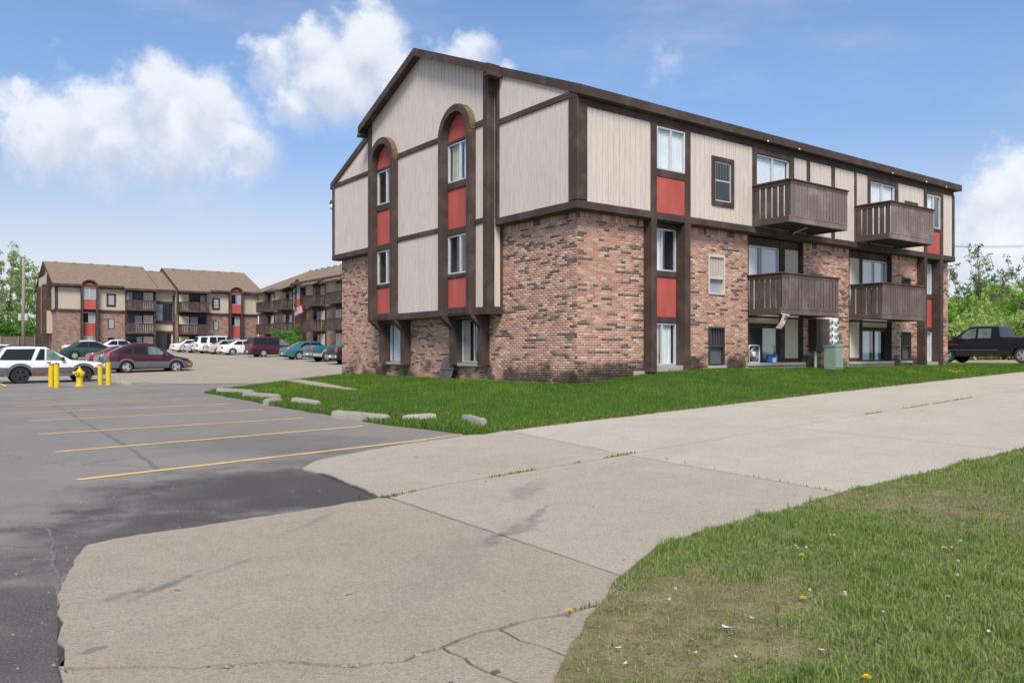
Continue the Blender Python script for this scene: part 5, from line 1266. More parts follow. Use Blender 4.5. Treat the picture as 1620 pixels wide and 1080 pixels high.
# ------------------------------------------------------------------ street things
def bollard(px, py, h, lab):
    x, y = ground(px, py); b = tag(empty('bollard', (x, y, Hs(x, y) - .02)), lab, 'bollard', 'yellow bollards round the hydrant')
    b.rotation_euler = (random.uniform(-.02, .02), random.uniform(-.02, .02), 0)
    build('post', MB().lathe([(.10, 0), (.10, h - .02)], 20), M['yellow'], b, smooth=40); build('cap', MB().lathe([(.104, h - .025), (.104, h), (.06, h + .02), (.0, h + .028)], 20), M['rust'], b, smooth=40)
bollard(80.7, 611.3, .95, 'yellow bollard set back in the pair before the white car door'); bollard(90, 613.2, .99, 'yellow bollard standing forward in the pair before the white car door')
bollard(159, 608.6, .90, 'short yellow bollard between the hydrant and the taller bollard'); bollard(171.5, 609.2, 1.05, 'tall yellow bollard next to the broken kerb block')
x, y = ground(126, 611); hd = tag(empty('fire_hydrant', (x, y, Hs(x, y))), 'yellow fire hydrant standing between two pairs of yellow bollards', 'hydrant')
build('barrel', MB().lathe([(.20, 0), (.20, .04), (.13, .05), (.13, .42), (.17, .44), (.17, .49), (.14, .50)], 20), M['yellow'], hd, smooth=40)
build('bonnet', MB().lathe([(.155, .50), (.15, .58), (.11, .68), (.05, .74), (.045, .78), (.03, .82)], 20), M['yellow'], hd, smooth=40)
for a, r, l in ((math.pi, .065, .26), (0, .06, .20), (-math.pi / 2, .085, .24)):
    build('nozzle', MB().tube([(0, 0, .56), (math.cos(a) * l * .75, math.sin(a) * l * .75, .56)], r * .8, 12).tube([(math.cos(a) * l * .7, math.sin(a) * l * .7, .56), (math.cos(a) * l, math.sin(a) * l, .56)], r, 12), M['yellow'], hd)
build('nozzle_nut', MB().tube([(0, -.23, .56), (0, -.27, .56)], .03, 6), M['plast'], hd)
# concrete wheel stops
def stop(a, b, lab, tilt=0, w=.15, h=.135, up=.0, grp='concrete wheel stops along the lawn edge'):
    A, Bq = Vector(ground(*a)), Vector(ground(*b)); L = (Bq - A).length; c = (A + Bq) / 2; d = Bq - A; r = random.Random(int(a[0]))
    e = tag(empty('wheel_stop', (c.x, c.y, (Hs(*A) + Hs(*Bq)) / 2 + up), math.atan2(d.y, d.x)), lab, 'wheel stop', grp); e.rotation_euler[1] = tilt
    n = max(6, int(L / .12)); vs = []; fs = []; prof = [(-w / 2, -.06), (-w / 2, h * .55), (-w * .34, h), (w * .34, h), (w / 2, h * .55), (w / 2, -.06)]
    for i in range(n + 1):
        x = -L / 2 + L * i / n; e_ = .82 if i in (0, n) else 1
        for py, pz in prof: vs.append((x + r.uniform(-.008, .008), py * e_ + r.uniform(-.005, .005), (pz * (e_ if pz > 0 else 1)) + r.uniform(-.005, .004)))
    for i in range(n):
        for k in range(5): fs.append((i * 6 + k, i * 6 + k + 1, (i + 1) * 6 + k + 1, (i + 1) * 6 + k))
    fs += [tuple(range(6)), tuple(n * 6 + k for k in range(6))[::-1]]
    build('block', MB().add(vs, fs), M['block'], e, smooth=35)
    if L > 1.2:
        for x in (-L * .3, L * .3): build('pin', MB().lathe([(.016, h - .01), (.016, h + .012)], 8, lambda a_, b_, c_: (x + a_, b_, c_)), M['rust'], e)
stop((345,623.5), (400,624.5), 'pale wheel stop lying farthest down the lawn edge towards the parked cars', up=.05)
stop((386,630), (441,633), 'wheel stop lying beside the broken stub on the lawn edge', up=.05)
stop((419,641), (444,638), 'short broken stub of a wheel stop in the weeds', up=.03)
stop((464,639.5), (504,642.5), 'chipped wheel stop set back alone in the grass', up=.03, tilt=.03)
stop((529,661), (613,669), 'long intact wheel stop at the head of a striped stall', up=.0, h=.17, w=.19)
stop((637,667), (690,663), 'half buried wheel stop sinking into the grass', up=.0, tilt=-.05)
stop((735,664), (765,675.5), 'wheel stop turned end on near the driveway edge', up=.015, w=.17, h=.12)
stop((187,607), (206,609.5), 'broken kerb block beside the tall yellow bollard', h=.09, up=.0)
# utility pole, wires, fence
x, y = at_depth(37, 86); z0 = Hs(x, y) - .1
up = tag(empty('utility_pole', (x, y, z0)), 'grey wooden utility pole with transformer cans behind the white car', 'pole')
build('post', MB().tube([(0, 0, 0), (0, 0, 5), (.05, 0, 9.6)], [.19, .17, .13], 12), M['pole'], up, smooth=True)
for dx in (-.30, .38): build('transformer_can', MB().lathe([(.17, 3.55), (.18, 3.6), (.18, 4.2), (.12, 4.26)], 14, lambda a, b, c: (dx + a, -.1 + b, c)), M['galv'], up, smooth=40)
build('cross_arm', MB().box(-.5, .55, -.16, -.06, 4.2, 4.3, None, .01), M['pole'], up)
for px_a, py_a, px_b, py_b, lab in ((1480, 388.5, 1760, 379, 'upper thin black utility wire above the trees'), (1480, 389.5, 1760, 383, 'lower thin black utility wire above the trees')):
    A, Bq = at_depth(px_a, 70), at_depth(px_b, 66); n = 12; P = []
    for i in range(n + 1):
        t = i / n; yy = 70 - 4 * t; zt_ = EYE + (Y0 - (py_a + (py_b - py_a) * t)) * yy / FPX; P.append((A[0] + (Bq[0] - A[0]) * t, yy, zt_ - .25 * 4 * t * (1 - t)))
    tag(build('utility_wire', MB().tube(P, .016, 5), M['plast']), lab, 'wire')
fe = empty('board_fence', (*at_depth(-70, 90), 1.3)); tag(fe, 'pale wooden board fence below the trees left of the far block', 'fence')
A = Vector(at_depth(-90, 88)); Bq = Vector(at_depth(70, 101)); d = (Bq - A); L = d.length; d.normalize(); o_ = Vector(fe.location[:2]); mbp = MB()
for i in range(int(L / .15)):
    p = A + d * (i * .15) - o_; q = p + d * .138; n_ = Vector((-d.y, d.x)) * .02; zb_ = Hs(*(p + o_)) - 1.3; hh = 1.75 + .02 * random.random()
    mbp.add([(*(p - n_), zb_), (*(q - n_), zb_), (*(q + n_), zb_), (*(p + n_), zb_), (*(p - n_), zb_ + hh), (*(q - n_), zb_ + hh), (*(q + n_), zb_ + hh), (*(p + n_), zb_ + hh)], [(0, 1, 5, 4), (1, 2, 6, 5), (2, 3, 7, 6), (3, 0, 4, 7), (4, 5, 6, 7)])
o = build('boards', mbp, M['fence'], fe); o['kind'] = 'stuff'
for i in range(int(L / 2.4) + 1):
    p = A + d * (i * 2.4) - o_ + Vector((d.y, -d.x)) * .07; zb_ = Hs(*(p + o_)) - 1.3; build('post', MB().box(p.x - .05, p.x + .05, p.y - .05, p.y + .05, zb_, zb_ + 1.82), M['pole'], fe)

# ------------------------------------------------------------------ trees and shrubs
def vnoise(x, y, sc, seed=0):
    x = np.asarray(x) * sc + seed * 17.3; y = np.asarray(y) * sc + seed * 5.1; xi = np.floor(x).astype(int); yi = np.floor(y).astype(int); fx = x - xi; fy = y - yi
    h = lambda a, b: ((np.sin(a * 127.1 + b * 311.7 + seed * 74.7) * 43758.5453) % 1)
    fx = fx * fx * (3 - 2 * fx); fy = fy * fy * (3 - 2 * fy)
    return (h(xi, yi) * (1 - fx) + h(xi + 1, yi) * fx) * (1 - fy) + (h(xi, yi + 1) * (1 - fx) + h(xi + 1, yi + 1) * fx) * fy
def leaves(centers, radii, n, size, cols, seed):
    g = np.random.default_rng(seed); k = g.integers(0, len(centers), n); c = np.array(centers)[k]; rd = np.array(radii)[k][:, None]
    dv = g.normal(size=(n, 3)); dv /= np.linalg.norm(dv, axis=1)[:, None]; p = c + dv * rd * (g.random((n, 1)) ** .45) * np.array([1, 1, .8])
    a = g.normal(size=(n, 3)); a /= np.linalg.norm(a, axis=1)[:, None]; b = np.cross(a, g.normal(size=(n, 3))); b /= np.linalg.norm(b, axis=1)[:, None]
    s = size * g.uniform(.6, 1.3, (n, 1)); V = np.stack([p - a * s, p - b * s * .55, p + a * s, p + b * s * .55], 1).reshape(-1, 3)
    ck = g.random((len(centers), 1)); col = np.array(cols[0]) * (1 - ck[k]) + np.array(cols[1]) * ck[k]; col = col * g.uniform(.75, 1.25, (n, 1))
    return V, np.arange(n * 4).reshape(-1, 4), np.repeat(col, 4, 0)
def tree(name, label, cat, loc, h, R, n, size, cols, seed, trunk=.16, base=.35, clumps=26, group=None, cr=.30, lean=0):
    r = random.Random(seed); root = tag(empty(name, loc), label, cat, group); mb = MB()
    tp = [(lean * t * h + r.uniform(-.1, .1) * t, r.uniform(-.1, .1) * t, t * h * .85) for t in (0, .25, .5, .75, 1)]; tp[0] = (0, 0, -.2)
    mb.tube(tp, [trunk, trunk * .8, trunk * .6, trunk * .38, trunk * .15], 7); cs = []; rs = []
    for i in range(clumps):
        t = base + (1 - base) * (i + r.random()) / clumps; a = r.uniform(0, 6.28); q = Vector(tp[0]).lerp(Vector(tp[-1]), t * .95)
        prof = math.sin(min(1, max(.05, (t - base) / (1 - base) * .9 + .12)) * math.pi) ** .6; rad = R * prof * r.uniform(.45, 1.0)
        e = Vector((lean * t * h + math.cos(a) * rad, math.sin(a) * rad, t * h * r.uniform(.95, 1.08))); m_ = q.lerp(e, .55) + Vector((0, 0, -.05 * h * r.random()))
        mb.tube([q + Vector((0, 0, -.12 * h * t)), m_, e], [trunk * .35 * (1.1 - t), trunk * .2 * (1.1 - t) + .008, .008], 5)
        cs += [e[:], m_[:]]; rs += [R * cr * r.uniform(.7, 1.3), R * cr * .8]
    build('trunk', mb, M['bark'], root, smooth=True)
    V, F_, C_ = leaves(cs, rs, n, size, cols, seed); link('crown', np_mesh('crown', V, F_, M['crown'], cols=C_), root)
    return root
def shrub(name, label, cat, loc, rx, rz_, n, size, cols, seed, group=None):
    r = random.Random(seed); root = tag(empty(name, loc), label, cat, group); cs = []; rs = []; mb = MB()
    for i in range(16):
        a = r.uniform(0, 6.28); q = r.random() ** .5; e = (math.cos(a) * rx * .75 * q, math.sin(a) * rx * .75 * q, rz_ * r.uniform(.2, .85) * (1.05 - .35 * q)); cs.append(e); rs.append(min(rx, rz_) * r.uniform(.3, .5))
        mb.tube([(0, 0, -.1), (e[0] * .5, e[1] * .5, e[2] * .4), e], [.03, .02, .006], 5)
    build('stems', mb, M['bark'], root)['kind'] = 'stuff'
    V, F_, C_ = leaves(cs, rs, n, size, cols, seed); V[:, 2] = np.maximum(V[:, 2], 0); link('foliage', np_mesh('foliage', V, F_, M['crown'], cols=C_), root); return root
LG = ((.26, .41, .08), (.38, .54, .14)); MG = ((.13, .26, .05), (.21, .38, .09)); DG = ((.07, .15, .035), (.12, .23, .055)); OL = ((.30, .38, .12), (.42, .50, .19)); PO = ((.34, .39, .20), (.46, .50, .30))
def P3(px, Y): x, y = at_depth(px, Y); return (x, y, Hs(x, y) - .05)
tk = ['slender spring tree with sparse pale leaves behind the utility pole', 'thin leaning spring tree with sparse leaves above the board fence', 'tall airy spring tree with pale foliage beside the far gable', 'spring tree with loose pale crown behind the board fence', 'airy young tree with see-through crown over the fence', 'sparse tall tree at the far end of the board fence']
for i, (px, Y, h, R) in enumerate(((36, 118, 13.0, 3.2), (8, 112, 13.8, 3.4), (60, 124, 12.5, 3.0), (-20, 110, 13.5, 3.4), (22, 128, 12.6, 2.8), (-50, 116, 14.0, 3.5))):
    tree('deciduous_tree', tk[i], 'tree', P3(px, Y), h, R, 2600, .17, PO if i % 2 else OL, 40 + i, .17, .3, 24, 'spring trees behind the fence', .22, (-.05, .08, -.04, .03, .06, 0)[i])
for i, (px, Y, rx, hh) in enumerate(((5, 108, 4.2, 4.6), (35, 112, 4.0, 4.8), (62, 115, 4.2, 4.4), (-30, 106, 4.5, 5.0), (85, 118, 4, 4.2), (48, 109, 2.6, 3.4))):
    shrub('thicket_bush', ['dense dark green bush behind the fence near the left trees', 'dense green bush behind the utility pole', 'dense green bush against the far gable', 'dense bush behind the white car roof', 'dark bush hidden behind the far gable', 'low dark bush over the fence top'][i], 'bush', P3(px, Y), rx, hh, 3600, .20, DG if i % 2 else MG, 60 + i, 'bushes behind the fence')
# right: tall sparse tree over a dense thicket
def fan_tree(label, loc, h, R, seed, n):
    r = random.Random(seed); root = tag(empty('deciduous_tree', loc), label, 'tree'); mb = MB(); mb.tube([(0, 0, -.2), (.05, 0, 1.2), (0, 0, h * .34)], [.15, .12, .10], 8); cs = []; rs = []
    for i in range(13):
        a = -1 + 2 * (i + r.uniform(-.3, .3)) / 12; e = Vector((a * R, r.uniform(-.6, .6) * R, h * (1 - .32 * a * a) * r.uniform(.86, 1.02))); b0 = Vector((0, 0, h * r.uniform(.22, .36))); pts = [b0, b0.lerp(e, .35) + Vector((0, 0, -.04 * h)), b0.lerp(e, .7), e]
        mb.tube(pts, [.05, .035, .022, .008], 6)
        for k in range(7):
            t = r.uniform(.4, 1); q = b0.lerp(e, t); w = q + Vector((r.uniform(-.5, .5), r.uniform(-.5, .5), r.uniform(.3, .9))); mb.tube([q, w], [.014, .005], 4); cs += [w[:], (q.lerp(w, .6))[:]]; rs += [.26, .2]
    build('trunk', mb, M['bark'], root, smooth=True); V, F_, C_ = leaves(cs, rs, n, .085, ((.09, .12, .06), (.22, .29, .10)), seed); link('crown', np_mesh('crown', V, F_, M['leaf'], cols=C_), root)
fan_tree('dark branched tree with sparse leaves rising above the bright thicket', P3(1553, 62), 8.7, 3.0, 81, 2600)
fan_tree('dark fan shaped tree at the thicket edge beyond the black pickup bed', P3(1650, 66), 8.2, 2.8, 82, 2200)
rl = ['bright green rounded tree beside the brick end wall', 'yellow green bushy tree behind the black pickup hood', 'bright spring bush behind the pickup windscreen', 'fresh green tree behind the pickup cab', 'mid green tree behind the pickup bed', 'pale green low bush over the pickup roof', 'olive bush behind the pickup tailgate', 'dense green tree deep in the thicket', 'bright low bush at the brick end wall foot', 'tall fresh green tree at the back of the thicket']
for i, (px, Y, rx, hh) in enumerate(((1512, 70, 2.6, 5.8), (1540, 66, 2.8, 4.6), (1565, 60, 2.6, 3.6), (1585, 72, 3.0, 5.8), (1625, 70, 3.2, 5.6), (1600, 56, 2.4, 3.0), (1635, 55, 2.4, 3.2), (1555, 80, 3.6, 7.0), (1518, 56, 2.2, 2.8), (1610, 84, 4.0, 7.8))):
    shrub('thicket_tree', rl[i], 'tree', P3(px, Y), rx * 1.1, hh * 1.2, 6500, .165, (LG, LG, OL, LG, MG, OL, OL, MG, OL, LG)[i], 90 + i, 'green thicket past the side drive')
for i, (px, Y, rx, hh) in enumerate(((1690, 62, 3.2, 5), (1760, 66, 3.4, 6), (1495, 62, 2.2, 4.2))): shrub('thicket_tree', ['bushy tree beyond the pickup tail', 'last bushy tree of the thicket beyond the pickup', 'green bush just behind the brick end wall'][i], 'tree', P3(px, Y), rx, hh, 3000, .14, MG if i else LG, 110 + i, 'green thicket past the side drive')
shrub('round_shrub', 'large clipped round green shrub in front of the far balconies', 'shrub', P3(450, 79), 1.7, 2.7, 6000, .09, MG, 120)
tree('columnar_shrub', 'narrow upright evergreen column beside the arched pier', 'shrub', P3(470, 82), 3.0, .42, 3000, .07, MG, 121, .06, .02, 30, None, .5)
shrub('round_shrub', 'yellow green low shrub at the far brick corner', 'shrub', P3(106, 86), 1.2, .95, 1800, .08, ((.22, .26, .03), (.34, .34, .05)), 122)

# ------------------------------------------------------------------ grass
def inpoly(x, y, poly):
    p = np.array(poly); n = len(p); r = np.zeros(len(x), bool); j = n - 1
    for i in range(n):
        c = ((p[i, 1] > y) != (p[j, 1] > y)) & (x < (p[j, 0] - p[i, 0]) * (y - p[i, 1]) / (p[j, 1] - p[i, 1] + 1e-12) + p[i, 0]); r ^= c; j = i
    return r
def blades(x, y, z, h, w, col, seed, seg=2):
    g = np.random.default_rng(seed); n = len(x); a = g.uniform(0, 2 * np.pi, n); lean = g.uniform(.1, .8, n) * h; la = g.uniform(0, 2 * np.pi, n)
    dx, dy = np.cos(a) * w / 2, np.sin(a) * w / 2; lx, ly = np.cos(la) * lean, np.sin(la) * lean
    b = np.stack([x, y, z], 1); o = np.stack([dx, dy, 0 * dx], 1); t = b + np.stack([lx, ly, h], 1)
    if seg == 1:
        V = np.stack([b - o, b + o, t], 1).reshape(-1, 3); F_ = np.arange(n * 3).reshape(-1, 3); return V, F_, np.repeat(col, 3, 0)
    m_ = b + np.stack([lx * .3, ly * .3, h * .62], 1)
    V = np.stack([b - o, b + o, m_ - o * .8, m_ + o * .8, t], 1).reshape(-1, 3); i = np.arange(n)[:, None] * 5
    F_ = np.concatenate([i + np.array([[0, 1, 3]]), i + np.array([[0, 3, 2]]), i + np.array([[2, 3, 4]])]); return V, F_, np.repeat(col, 5, 0)
PATH = G((452,603.5),(475,601.8),(512,607.5),(566,618.5),(548,618),(492,611))
tag(sheet('footpath', jag(PATH + [PATH[0]], .03, .3, 21)[:-1], .045, M['lot_concrete'], .8, .05), kind='structure')
# lawn round the block
N = 330000; g = np.random.default_rng(3); u = g.uniform(-7, 30, N); v = g.uniform(-5, 15.5, N); x = CX + .8 * u - .6 * v; y = CY + .6 * u + .8 * v
k = inpoly(x, y, LAWN) & ~inpoly(x, y, PATH); x, y, u, v = x[k], y[k], u[k], v[k]
k = g.random(len(x)) < np.clip(1.5 - (y - 14) / 40, .4, 1); x, y, u, v = x[k], y[k], u[k], v[k]; n = len(x)
nz = vnoise(x, y, .45, 1) * .35 + vnoise(x, y, 1.6, 2) * .35 + vnoise(x, y, 5, 3) * .3; nz = np.clip((nz - .5) * 1.7 + .5, 0, 1)
edge = np.clip(1 - (u + 6.3) / 1.2, 0, 1) + np.clip(1 - (v + 4.4) / .7, 0, 1)
col = np.array([.058, .14, .014]) * (1 - nz[:, None]) + np.array([.17, .285, .032]) * nz[:, None]; col = col * g.uniform(.7, 1.3, (n, 1)); dry = g.random(n) < .03 + .10 * edge + .12 * (vnoise(x, y, .7, 9) > .78); col[dry] = (.24, .23, .09)
h = g.uniform(.03, .065, n) * (.7 + .7 * nz) + .03 * np.clip(edge, 0, 1) * g.random(n); w = np.full(n, .011) + .0004 * y
V, F_, C_ = blades(x, y, H(x, y) + .02, h, w, col, 5, 1)
tag(link('lawn_grass', np_mesh('lawn_grass', V, F_, M['leaf'], cols=C_)), 'mown bright green grass round the near block', 'grass', kind='stuff')
# rough verge at the near right
N = 420000; r2 = g.random(N); yy = 2.2 + (14.0 - 2.2) * r2 ** 1.5; xx = -.4 + (yy * .72 + 1.6 + .4) * g.random(N)
k = inpoly(xx, yy, VERGE); xx, yy = xx[k], yy[k]
green = vnoise(xx, yy, .75, 11) * .45 + vnoise(xx, yy, 1.9, 12) * .35 + vnoise(xx, yy, 5, 13) * .2
def blob(px, py, r): bx, by = ground(px, py); return np.exp(-(((xx - bx) ** 2 + (yy - by) ** 2) / r ** 2))
for px, py, r, a in ((1230,860,.9,.35),(1330,840,.9,.3),(1150,880,.6,.25),(1450,950,.6,.2),(1500,1050,.8,.3),(1380,1070,.6,.25),(1590,760,1.6,.4),(1560,720,1.5,.3),(1600,1000,.6,.2),(1060,900,.5,.2),(1470,970,.35,.25),
                     (1230,960,.5,-.2),(1150,1000,.4,-.18),(1000,1050,.35,-.24),(1080,960,.3,-.10),(1330,990,.45,-.12),(1400,800,1.0,-.10),(1560,790,1.1,-.2),(1460,1000,.3,-.12),(1560,900,.4,-.15),(1240,1045,.22,-.6),(1460,800,.8,-.12),(940,1060,.25,-.28)): green = green + a * blob(px, py, r)
ed = np.zeros(len(xx)); 
green = np.clip((green - .02) / .75, 0, 1); keep = g.random(len(xx)) < .50 + .50 * green; xx, yy, green = xx[keep], yy[keep], green[keep]; n = len(xx)
cl2 = vnoise(xx, yy, 6.5, 21); tuft = np.clip((vnoise(xx, yy, 9, 22) - .62) * 4, 0, 1); live = g.random(n) < .55 + .45 * green - .20 * (cl2 < .35); sh = g.random((n, 1))
hue = vnoise(xx, yy, 1.3, 23)[:, None]; cg = np.array([.10, .18, .032]) * (1 - sh) + (np.array([.23, .36, .085]) * (1 - hue) + np.array([.38, .42, .16]) * hue) * sh; cd = np.array([.42, .36, .22]) * (1 - sh) + np.array([.27, .22, .12]) * sh
col = np.where(live[:, None], cg, cd) * g.uniform(.8, 1.2, (n, 1)); h = np.where(live, g.uniform(.010, .030, n) * (.5 + .95 * green ** 1.5) * (1 + 1.1 * tuft), g.uniform(.008, .03, n)); w = g.uniform(.0028, .0055, n) * (1 + yy / 12)
V, F_, C_ = blades(xx, yy, H(xx, yy) + .03, h, w, col, 6, 2)
tag(link('verge_grass', np_mesh('verge_grass', V, F_, M['leaf'], cols=C_)), 'rough patchy grass with bare spots beside the driveway', 'grass', kind='stuff')
# dry straw lying on the bare spots
N = 18000; y2 = 2.4 + 10 * g.random(N) ** 1.4; x2 = -.3 + (y2 * .72 + 1.4) * g.random(N); k = inpoly(x2, y2, VERGE); x2, y2 = x2[k], y2[k]; n = len(x2)
a = g.uniform(0, 6.28, n); l = g.uniform(.015, .05, n); w = .0022; zz = H(x2, y2) + .037 + g.random(n) * .008
b0 = np.stack([x2, y2, zz], 1); ax = np.stack([np.cos(a) * l, np.sin(a) * l, g.uniform(-.004, .01, n)], 1); sx = np.stack([-np.sin(a) * w, np.cos(a) * w, 0 * a], 1)
V = np.stack([b0 - sx, b0 + sx, b0 + ax + sx, b0 + ax - sx], 1).reshape(-1, 3); C_ = np.repeat(np.array([.40, .34, .21]) * g.uniform(.6, 1.2, (n, 1)), 4, 0)
tag(link('straw', np_mesh('straw', V, np.arange(n * 4).reshape(-1, 4), M['leaf'], cols=C_)), 'dry straw lying loose between the verge grass', 'straw', kind='stuff')
# weeds in the joints and at the lot edge
xs_, ys_ = [], []
for pts, dens in ((((612,790),(640,784),(700,771)), 160), (((752,763),(800,754),(910,735),(1025,715)), 200), (((1340,662),(1430,648),(1540,630)), 120), (((604,791),(628,788)), 420), (((985,917),(870,878),(800,853)), 40), (((780,1002),(905,972),(958,960)), 130), (((560,792),(600,790)), 60), (((1000,719),(1335,783)), 14)):
    W_ = G(*pts)
    for a, b in zip(W_[:-1], W_[1:]):
        L = math.dist(a, b); m_ = int(L * dens); t = g.random(m_); cl = (vnoise(t * L + a[0], t * 0 + a[1], 2.2, 5) > .42); t = t[cl]
        xs_.append(a[0] + (b[0] - a[0]) * t + g.normal(0, .012, len(t))); ys_.append(a[1] + (b[1] - a[1]) * t + g.normal(0, .012, len(t)))
xs_ = np.concatenate(xs_); ys_ = np.concatenate(ys_); n = len(xs_); sh = g.random((n, 1)); col = np.array([.06, .13, .02]) * (1 - sh) + np.array([.17, .24, .05]) * sh
V, F_, C_ = blades(xs_, ys_, H(xs_, ys_) + .01, g.uniform(.015, .05, n), g.uniform(.006, .012, n), col, 8, 2)
tag(link('joint_weeds', np_mesh('joint_weeds', V, F_, M['leaf'], cols=C_)), 'green weeds growing in the driveway joints', 'weeds', kind='stuff')
N = 16000; t = g.random(N); ep = np.array(G((330,624),(380,632),(430,643),(480,651),(525,660),(640,676),(745,688))); seg = g.integers(0, 6, N); ex = ep[seg, 0] + (ep[seg + 1, 0] - ep[seg, 0]) * t + np.abs(g.normal(0, .35, N)); ey = ep[seg, 1] + (ep[seg + 1, 1] - ep[seg, 1]) * t + g.normal(0, .15, N)
k = inpoly(ex, ey, LAWN); ex, ey = ex[k], ey[k]; n = len(ex); sh = g.random((n, 1)); col = np.array([.06, .14, .02]) * (1 - sh) + np.array([.19, .28, .06]) * sh
V, F_, C_ = blades(ex, ey, H(ex, ey) + .02, g.uniform(.03, .12, n), g.uniform(.012, .028, n), col, 9, 2)
tag(link('edge_weeds', np_mesh('edge_weeds', V, F_, M['leaf'], cols=C_)), 'leafy weeds along the lawn edge among the wheel stops', 'weeds', kind='stuff')

N = 15000; ep = np.array(G(*farE[1:]) + [uv2w(24, uf[1])]); seg = g.integers(0, len(ep) - 1, N); t = g.random(N); ex = ep[seg, 0] + (ep[seg + 1, 0] - ep[seg, 0]) * t; ey = ep[seg, 1] + (ep[seg + 1, 1] - ep[seg, 1]) * t
o_ = g.normal(.03, .06, N) - .10 * np.clip(vnoise(ex, ey, 1.7, 31) - .55, 0, 1); ex = ex - .6 * o_; ey = ey + .8 * o_; n = N; sh = g.random((n, 1)); col = np.array([.07, .15, .02]) * (1 - sh) + np.array([.20, .27, .06]) * sh; dr = g.random(n) < .15; col[dr] = (.28, .25, .12)
V, F_, C_ = blades(ex, ey, H(ex, ey) + .022, g.uniform(.02, .075, n), g.uniform(.010, .018, n), col, 10, 2)
tag(link('drive_edge_grass', np_mesh('drive_edge_grass', V, F_, M['leaf'], cols=C_)), 'ragged grass fringe hanging over the far driveway edge', 'grass', kind='stuff')
# dandelions and litter
def dandelion(px, py, kind, h, lab, grp):
    x, y = ground(px, py, .035); r = random.Random(int(px * 3 + py)); e = tag(empty('dandelion', (x, y, Hs(x, y) + .03)), lab, 'dandelion', grp)
    tx, ty = r.uniform(-.015, .015), r.uniform(-.015, .015)
    build('stem', MB().tube([(0, 0, 0), (tx * .4, ty * .4, h * .5), (tx, ty, h)], .0022, 5), M['stem'], e)
    if kind == 'y':
        mb = MB()
        for ring, (R, zt_) in enumerate(((.019, .004), (.014, .009), (.008, .012))):
            for k in range(14):
                a = 2 * math.pi * (k + .5 * ring) / 14; b = .13; mb.add([(tx, ty, h), (tx + R * math.cos(a - b), ty + R * math.sin(a - b), h + zt_), (tx + R * 1.1 * math.cos(a), ty + R * 1.1 * math.sin(a), h + zt_ + .001), (tx + R * math.cos(a + b), ty + R * math.sin(a + b), h + zt_)], [(0, 1, 2, 3)])
        build('flower_head', mb, M['dande'], e, recalc=False)
    else:
        mb = MB(); R = r.uniform(.006, .0095)
        for k in range(70):
            d = Vector((r.gauss(0, 1), r.gauss(0, 1), r.gauss(0, 1))).normalized(); c = Vector((tx, ty, h + .006)); q = d.orthogonal().normalized() * .004; q2 = d.cross(q)
            mb.add([c + d * R - q, c + d * R + q2, c + d * R + q, c + d * R - q2, c], [(0, 1, 2, 3), (4, 0, 1), (4, 2, 3)])
        build('seed_head', mb, M['seed'], e, recalc=False)
for px, py, lab in ((1272,884,'yellow dandelion flower beside a cluster of seed heads'), (1270,952,'single open yellow dandelion on the bare patch'), (1375,1079,'yellow dandelion low in the thick green grass'), (1492,871,'small yellow dandelion among the right seed heads'), (902,974,'yellow dandelion growing in the driveway crack')): dandelion(px, py, 'y', .028, lab, None)
SL_ = {0: 'tallest dandelion seed head, standing at the driveway edge of the verge', 1: 'shorter seed head leaning beside the tallest one at the driveway edge', 7: 'lone low seed head on the bare patch near the open yellow flower', 16: 'solitary seed head close to the concrete between tall grass'}
for ks, lab in (((2, 3, 4), 'seed head in the cluster of three beside a yellow dandelion'), ((5, 6), 'seed head of the pair on the straw patch near the driveway corner'), ((8, 9, 10, 11), 'seed head in the loose group beside the small yellow dandelion'), ((12, 13), 'seed head of the touching pair in thick green grass'), ((14, 15), 'seed head of the low pair on the edge of the straw patch'), ((17, 18), 'seed head on the dry patch farther up the verge')):
    for k in ks: SL_[k] = lab
for i, (px, py, h) in enumerate(((1227,824,.10), (1231,822,.07), (1258,884,.09), (1262,886,.085), (1275,880,.06), (1068,952,.07), (1058,962,.045), (1278,940,.03), (1518,866,.05), (1507,874,.04), (1513,898,.045), (1510,916,.03), (1311,852,.03), (1320,853,.03), (1333,944,.03), (1337,948,.03), (1180,826,.05), (1370,790,.04), (1440,790,.03))): dandelion(px, py, 's', h, SL_[i], 'dandelion seed heads in the verge')
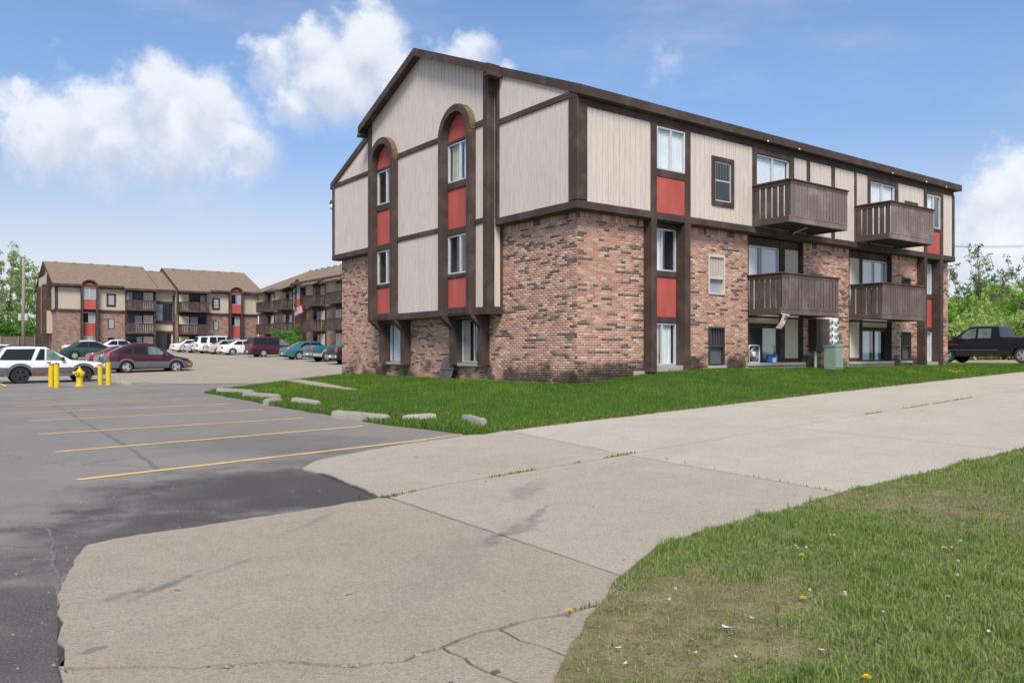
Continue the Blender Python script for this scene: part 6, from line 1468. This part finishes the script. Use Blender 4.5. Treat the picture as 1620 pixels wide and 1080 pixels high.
for i, px in enumerate((1503, 1508, 1513, 1518, 1524)):
    x, y = ground(px, 591 + (i % 3)); e = tag(empty('dandelion', (x, y, Hs(x, y) + .03)), 'yellow dandelion clump in the grass strip before the brick end', 'dandelion', 'dandelions near the brick end')
    build('stem', MB().tube([(0, 0, 0), (0, 0, .06)], .004, 5), M['stem'], e); build('flower_head', MB().lathe([(.01, .058), (.034, .066), (.03, .078), (.008, .084)], 10), M['dande'], e)
def litter(px, py, s, lab):
    x, y = ground(px, py, .035); r = random.Random(int(px + py)); a = r.uniform(0, 6.28); P = []
    for i in range(5):
        for j in range(3):
            t, q = i / 4 - .5, j / 2 - .5; X, Yq = t * s * 2, q * s * (1 - 2.6 * t * t); P.append((X * math.cos(a) - Yq * math.sin(a), X * math.sin(a) + Yq * math.cos(a), .012 + abs(q) * s * .7 + t * t * s))
    tag(build('dry_leaf', MB().add(P, [(i * 3 + j, (i + 1) * 3 + j, (i + 1) * 3 + j + 1, i * 3 + j + 1) for i in range(4) for j in range(2)]), M['seed'], loc=(x, y, Hs(x, y) + .045), smooth=True), lab, 'leaf', 'pale curled leaves in the verge')
for px, py, s in ((1149,1001,.026), (1165,1048,.016), (1564,1007,.018), (1399,976,.018), (978,1033,.016), (989,1058,.014), (1190,985,.016), (1300,1036,.014), (1500,950,.014), (1100,1040,.012)): litter(px, py, s, 'largest pale curled leaf lying on the straw patch' if s > .02 else 'pale curled dry leaf lying in the verge grass')
st_ = [ground(*p, .035) for p in ((1372,1010),(1390,1016),(1408,1026),(1413,1034))]
tag(build('twig', MB().tube([(x, y, Hs(x, y) + .045) for x, y in st_], [.004, .004, .003, .002], 6), M['pole']), 'thin pale twig lying on the bare verge', 'twig')
# pebbles on the pavement
mb = MB(); r_ = random.Random(9)
for k in range(260):
    px, py = r_.uniform(20, 1000), r_.uniform(760, 1080); x, y = ground(px, py); s = r_.uniform(.003, .009); z = Hs(x, y) + .023
    mb.add([(x - s, y - s, z), (x + s, y - s * .6, z), (x + s * .4, y + s, z), (x, y, z + s)], [(0, 1, 3), (1, 2, 3), (2, 0, 3)])
tag(build('grit', mb, M['pole']), 'loose grit scattered over the pavement', 'grit', kind='stuff')
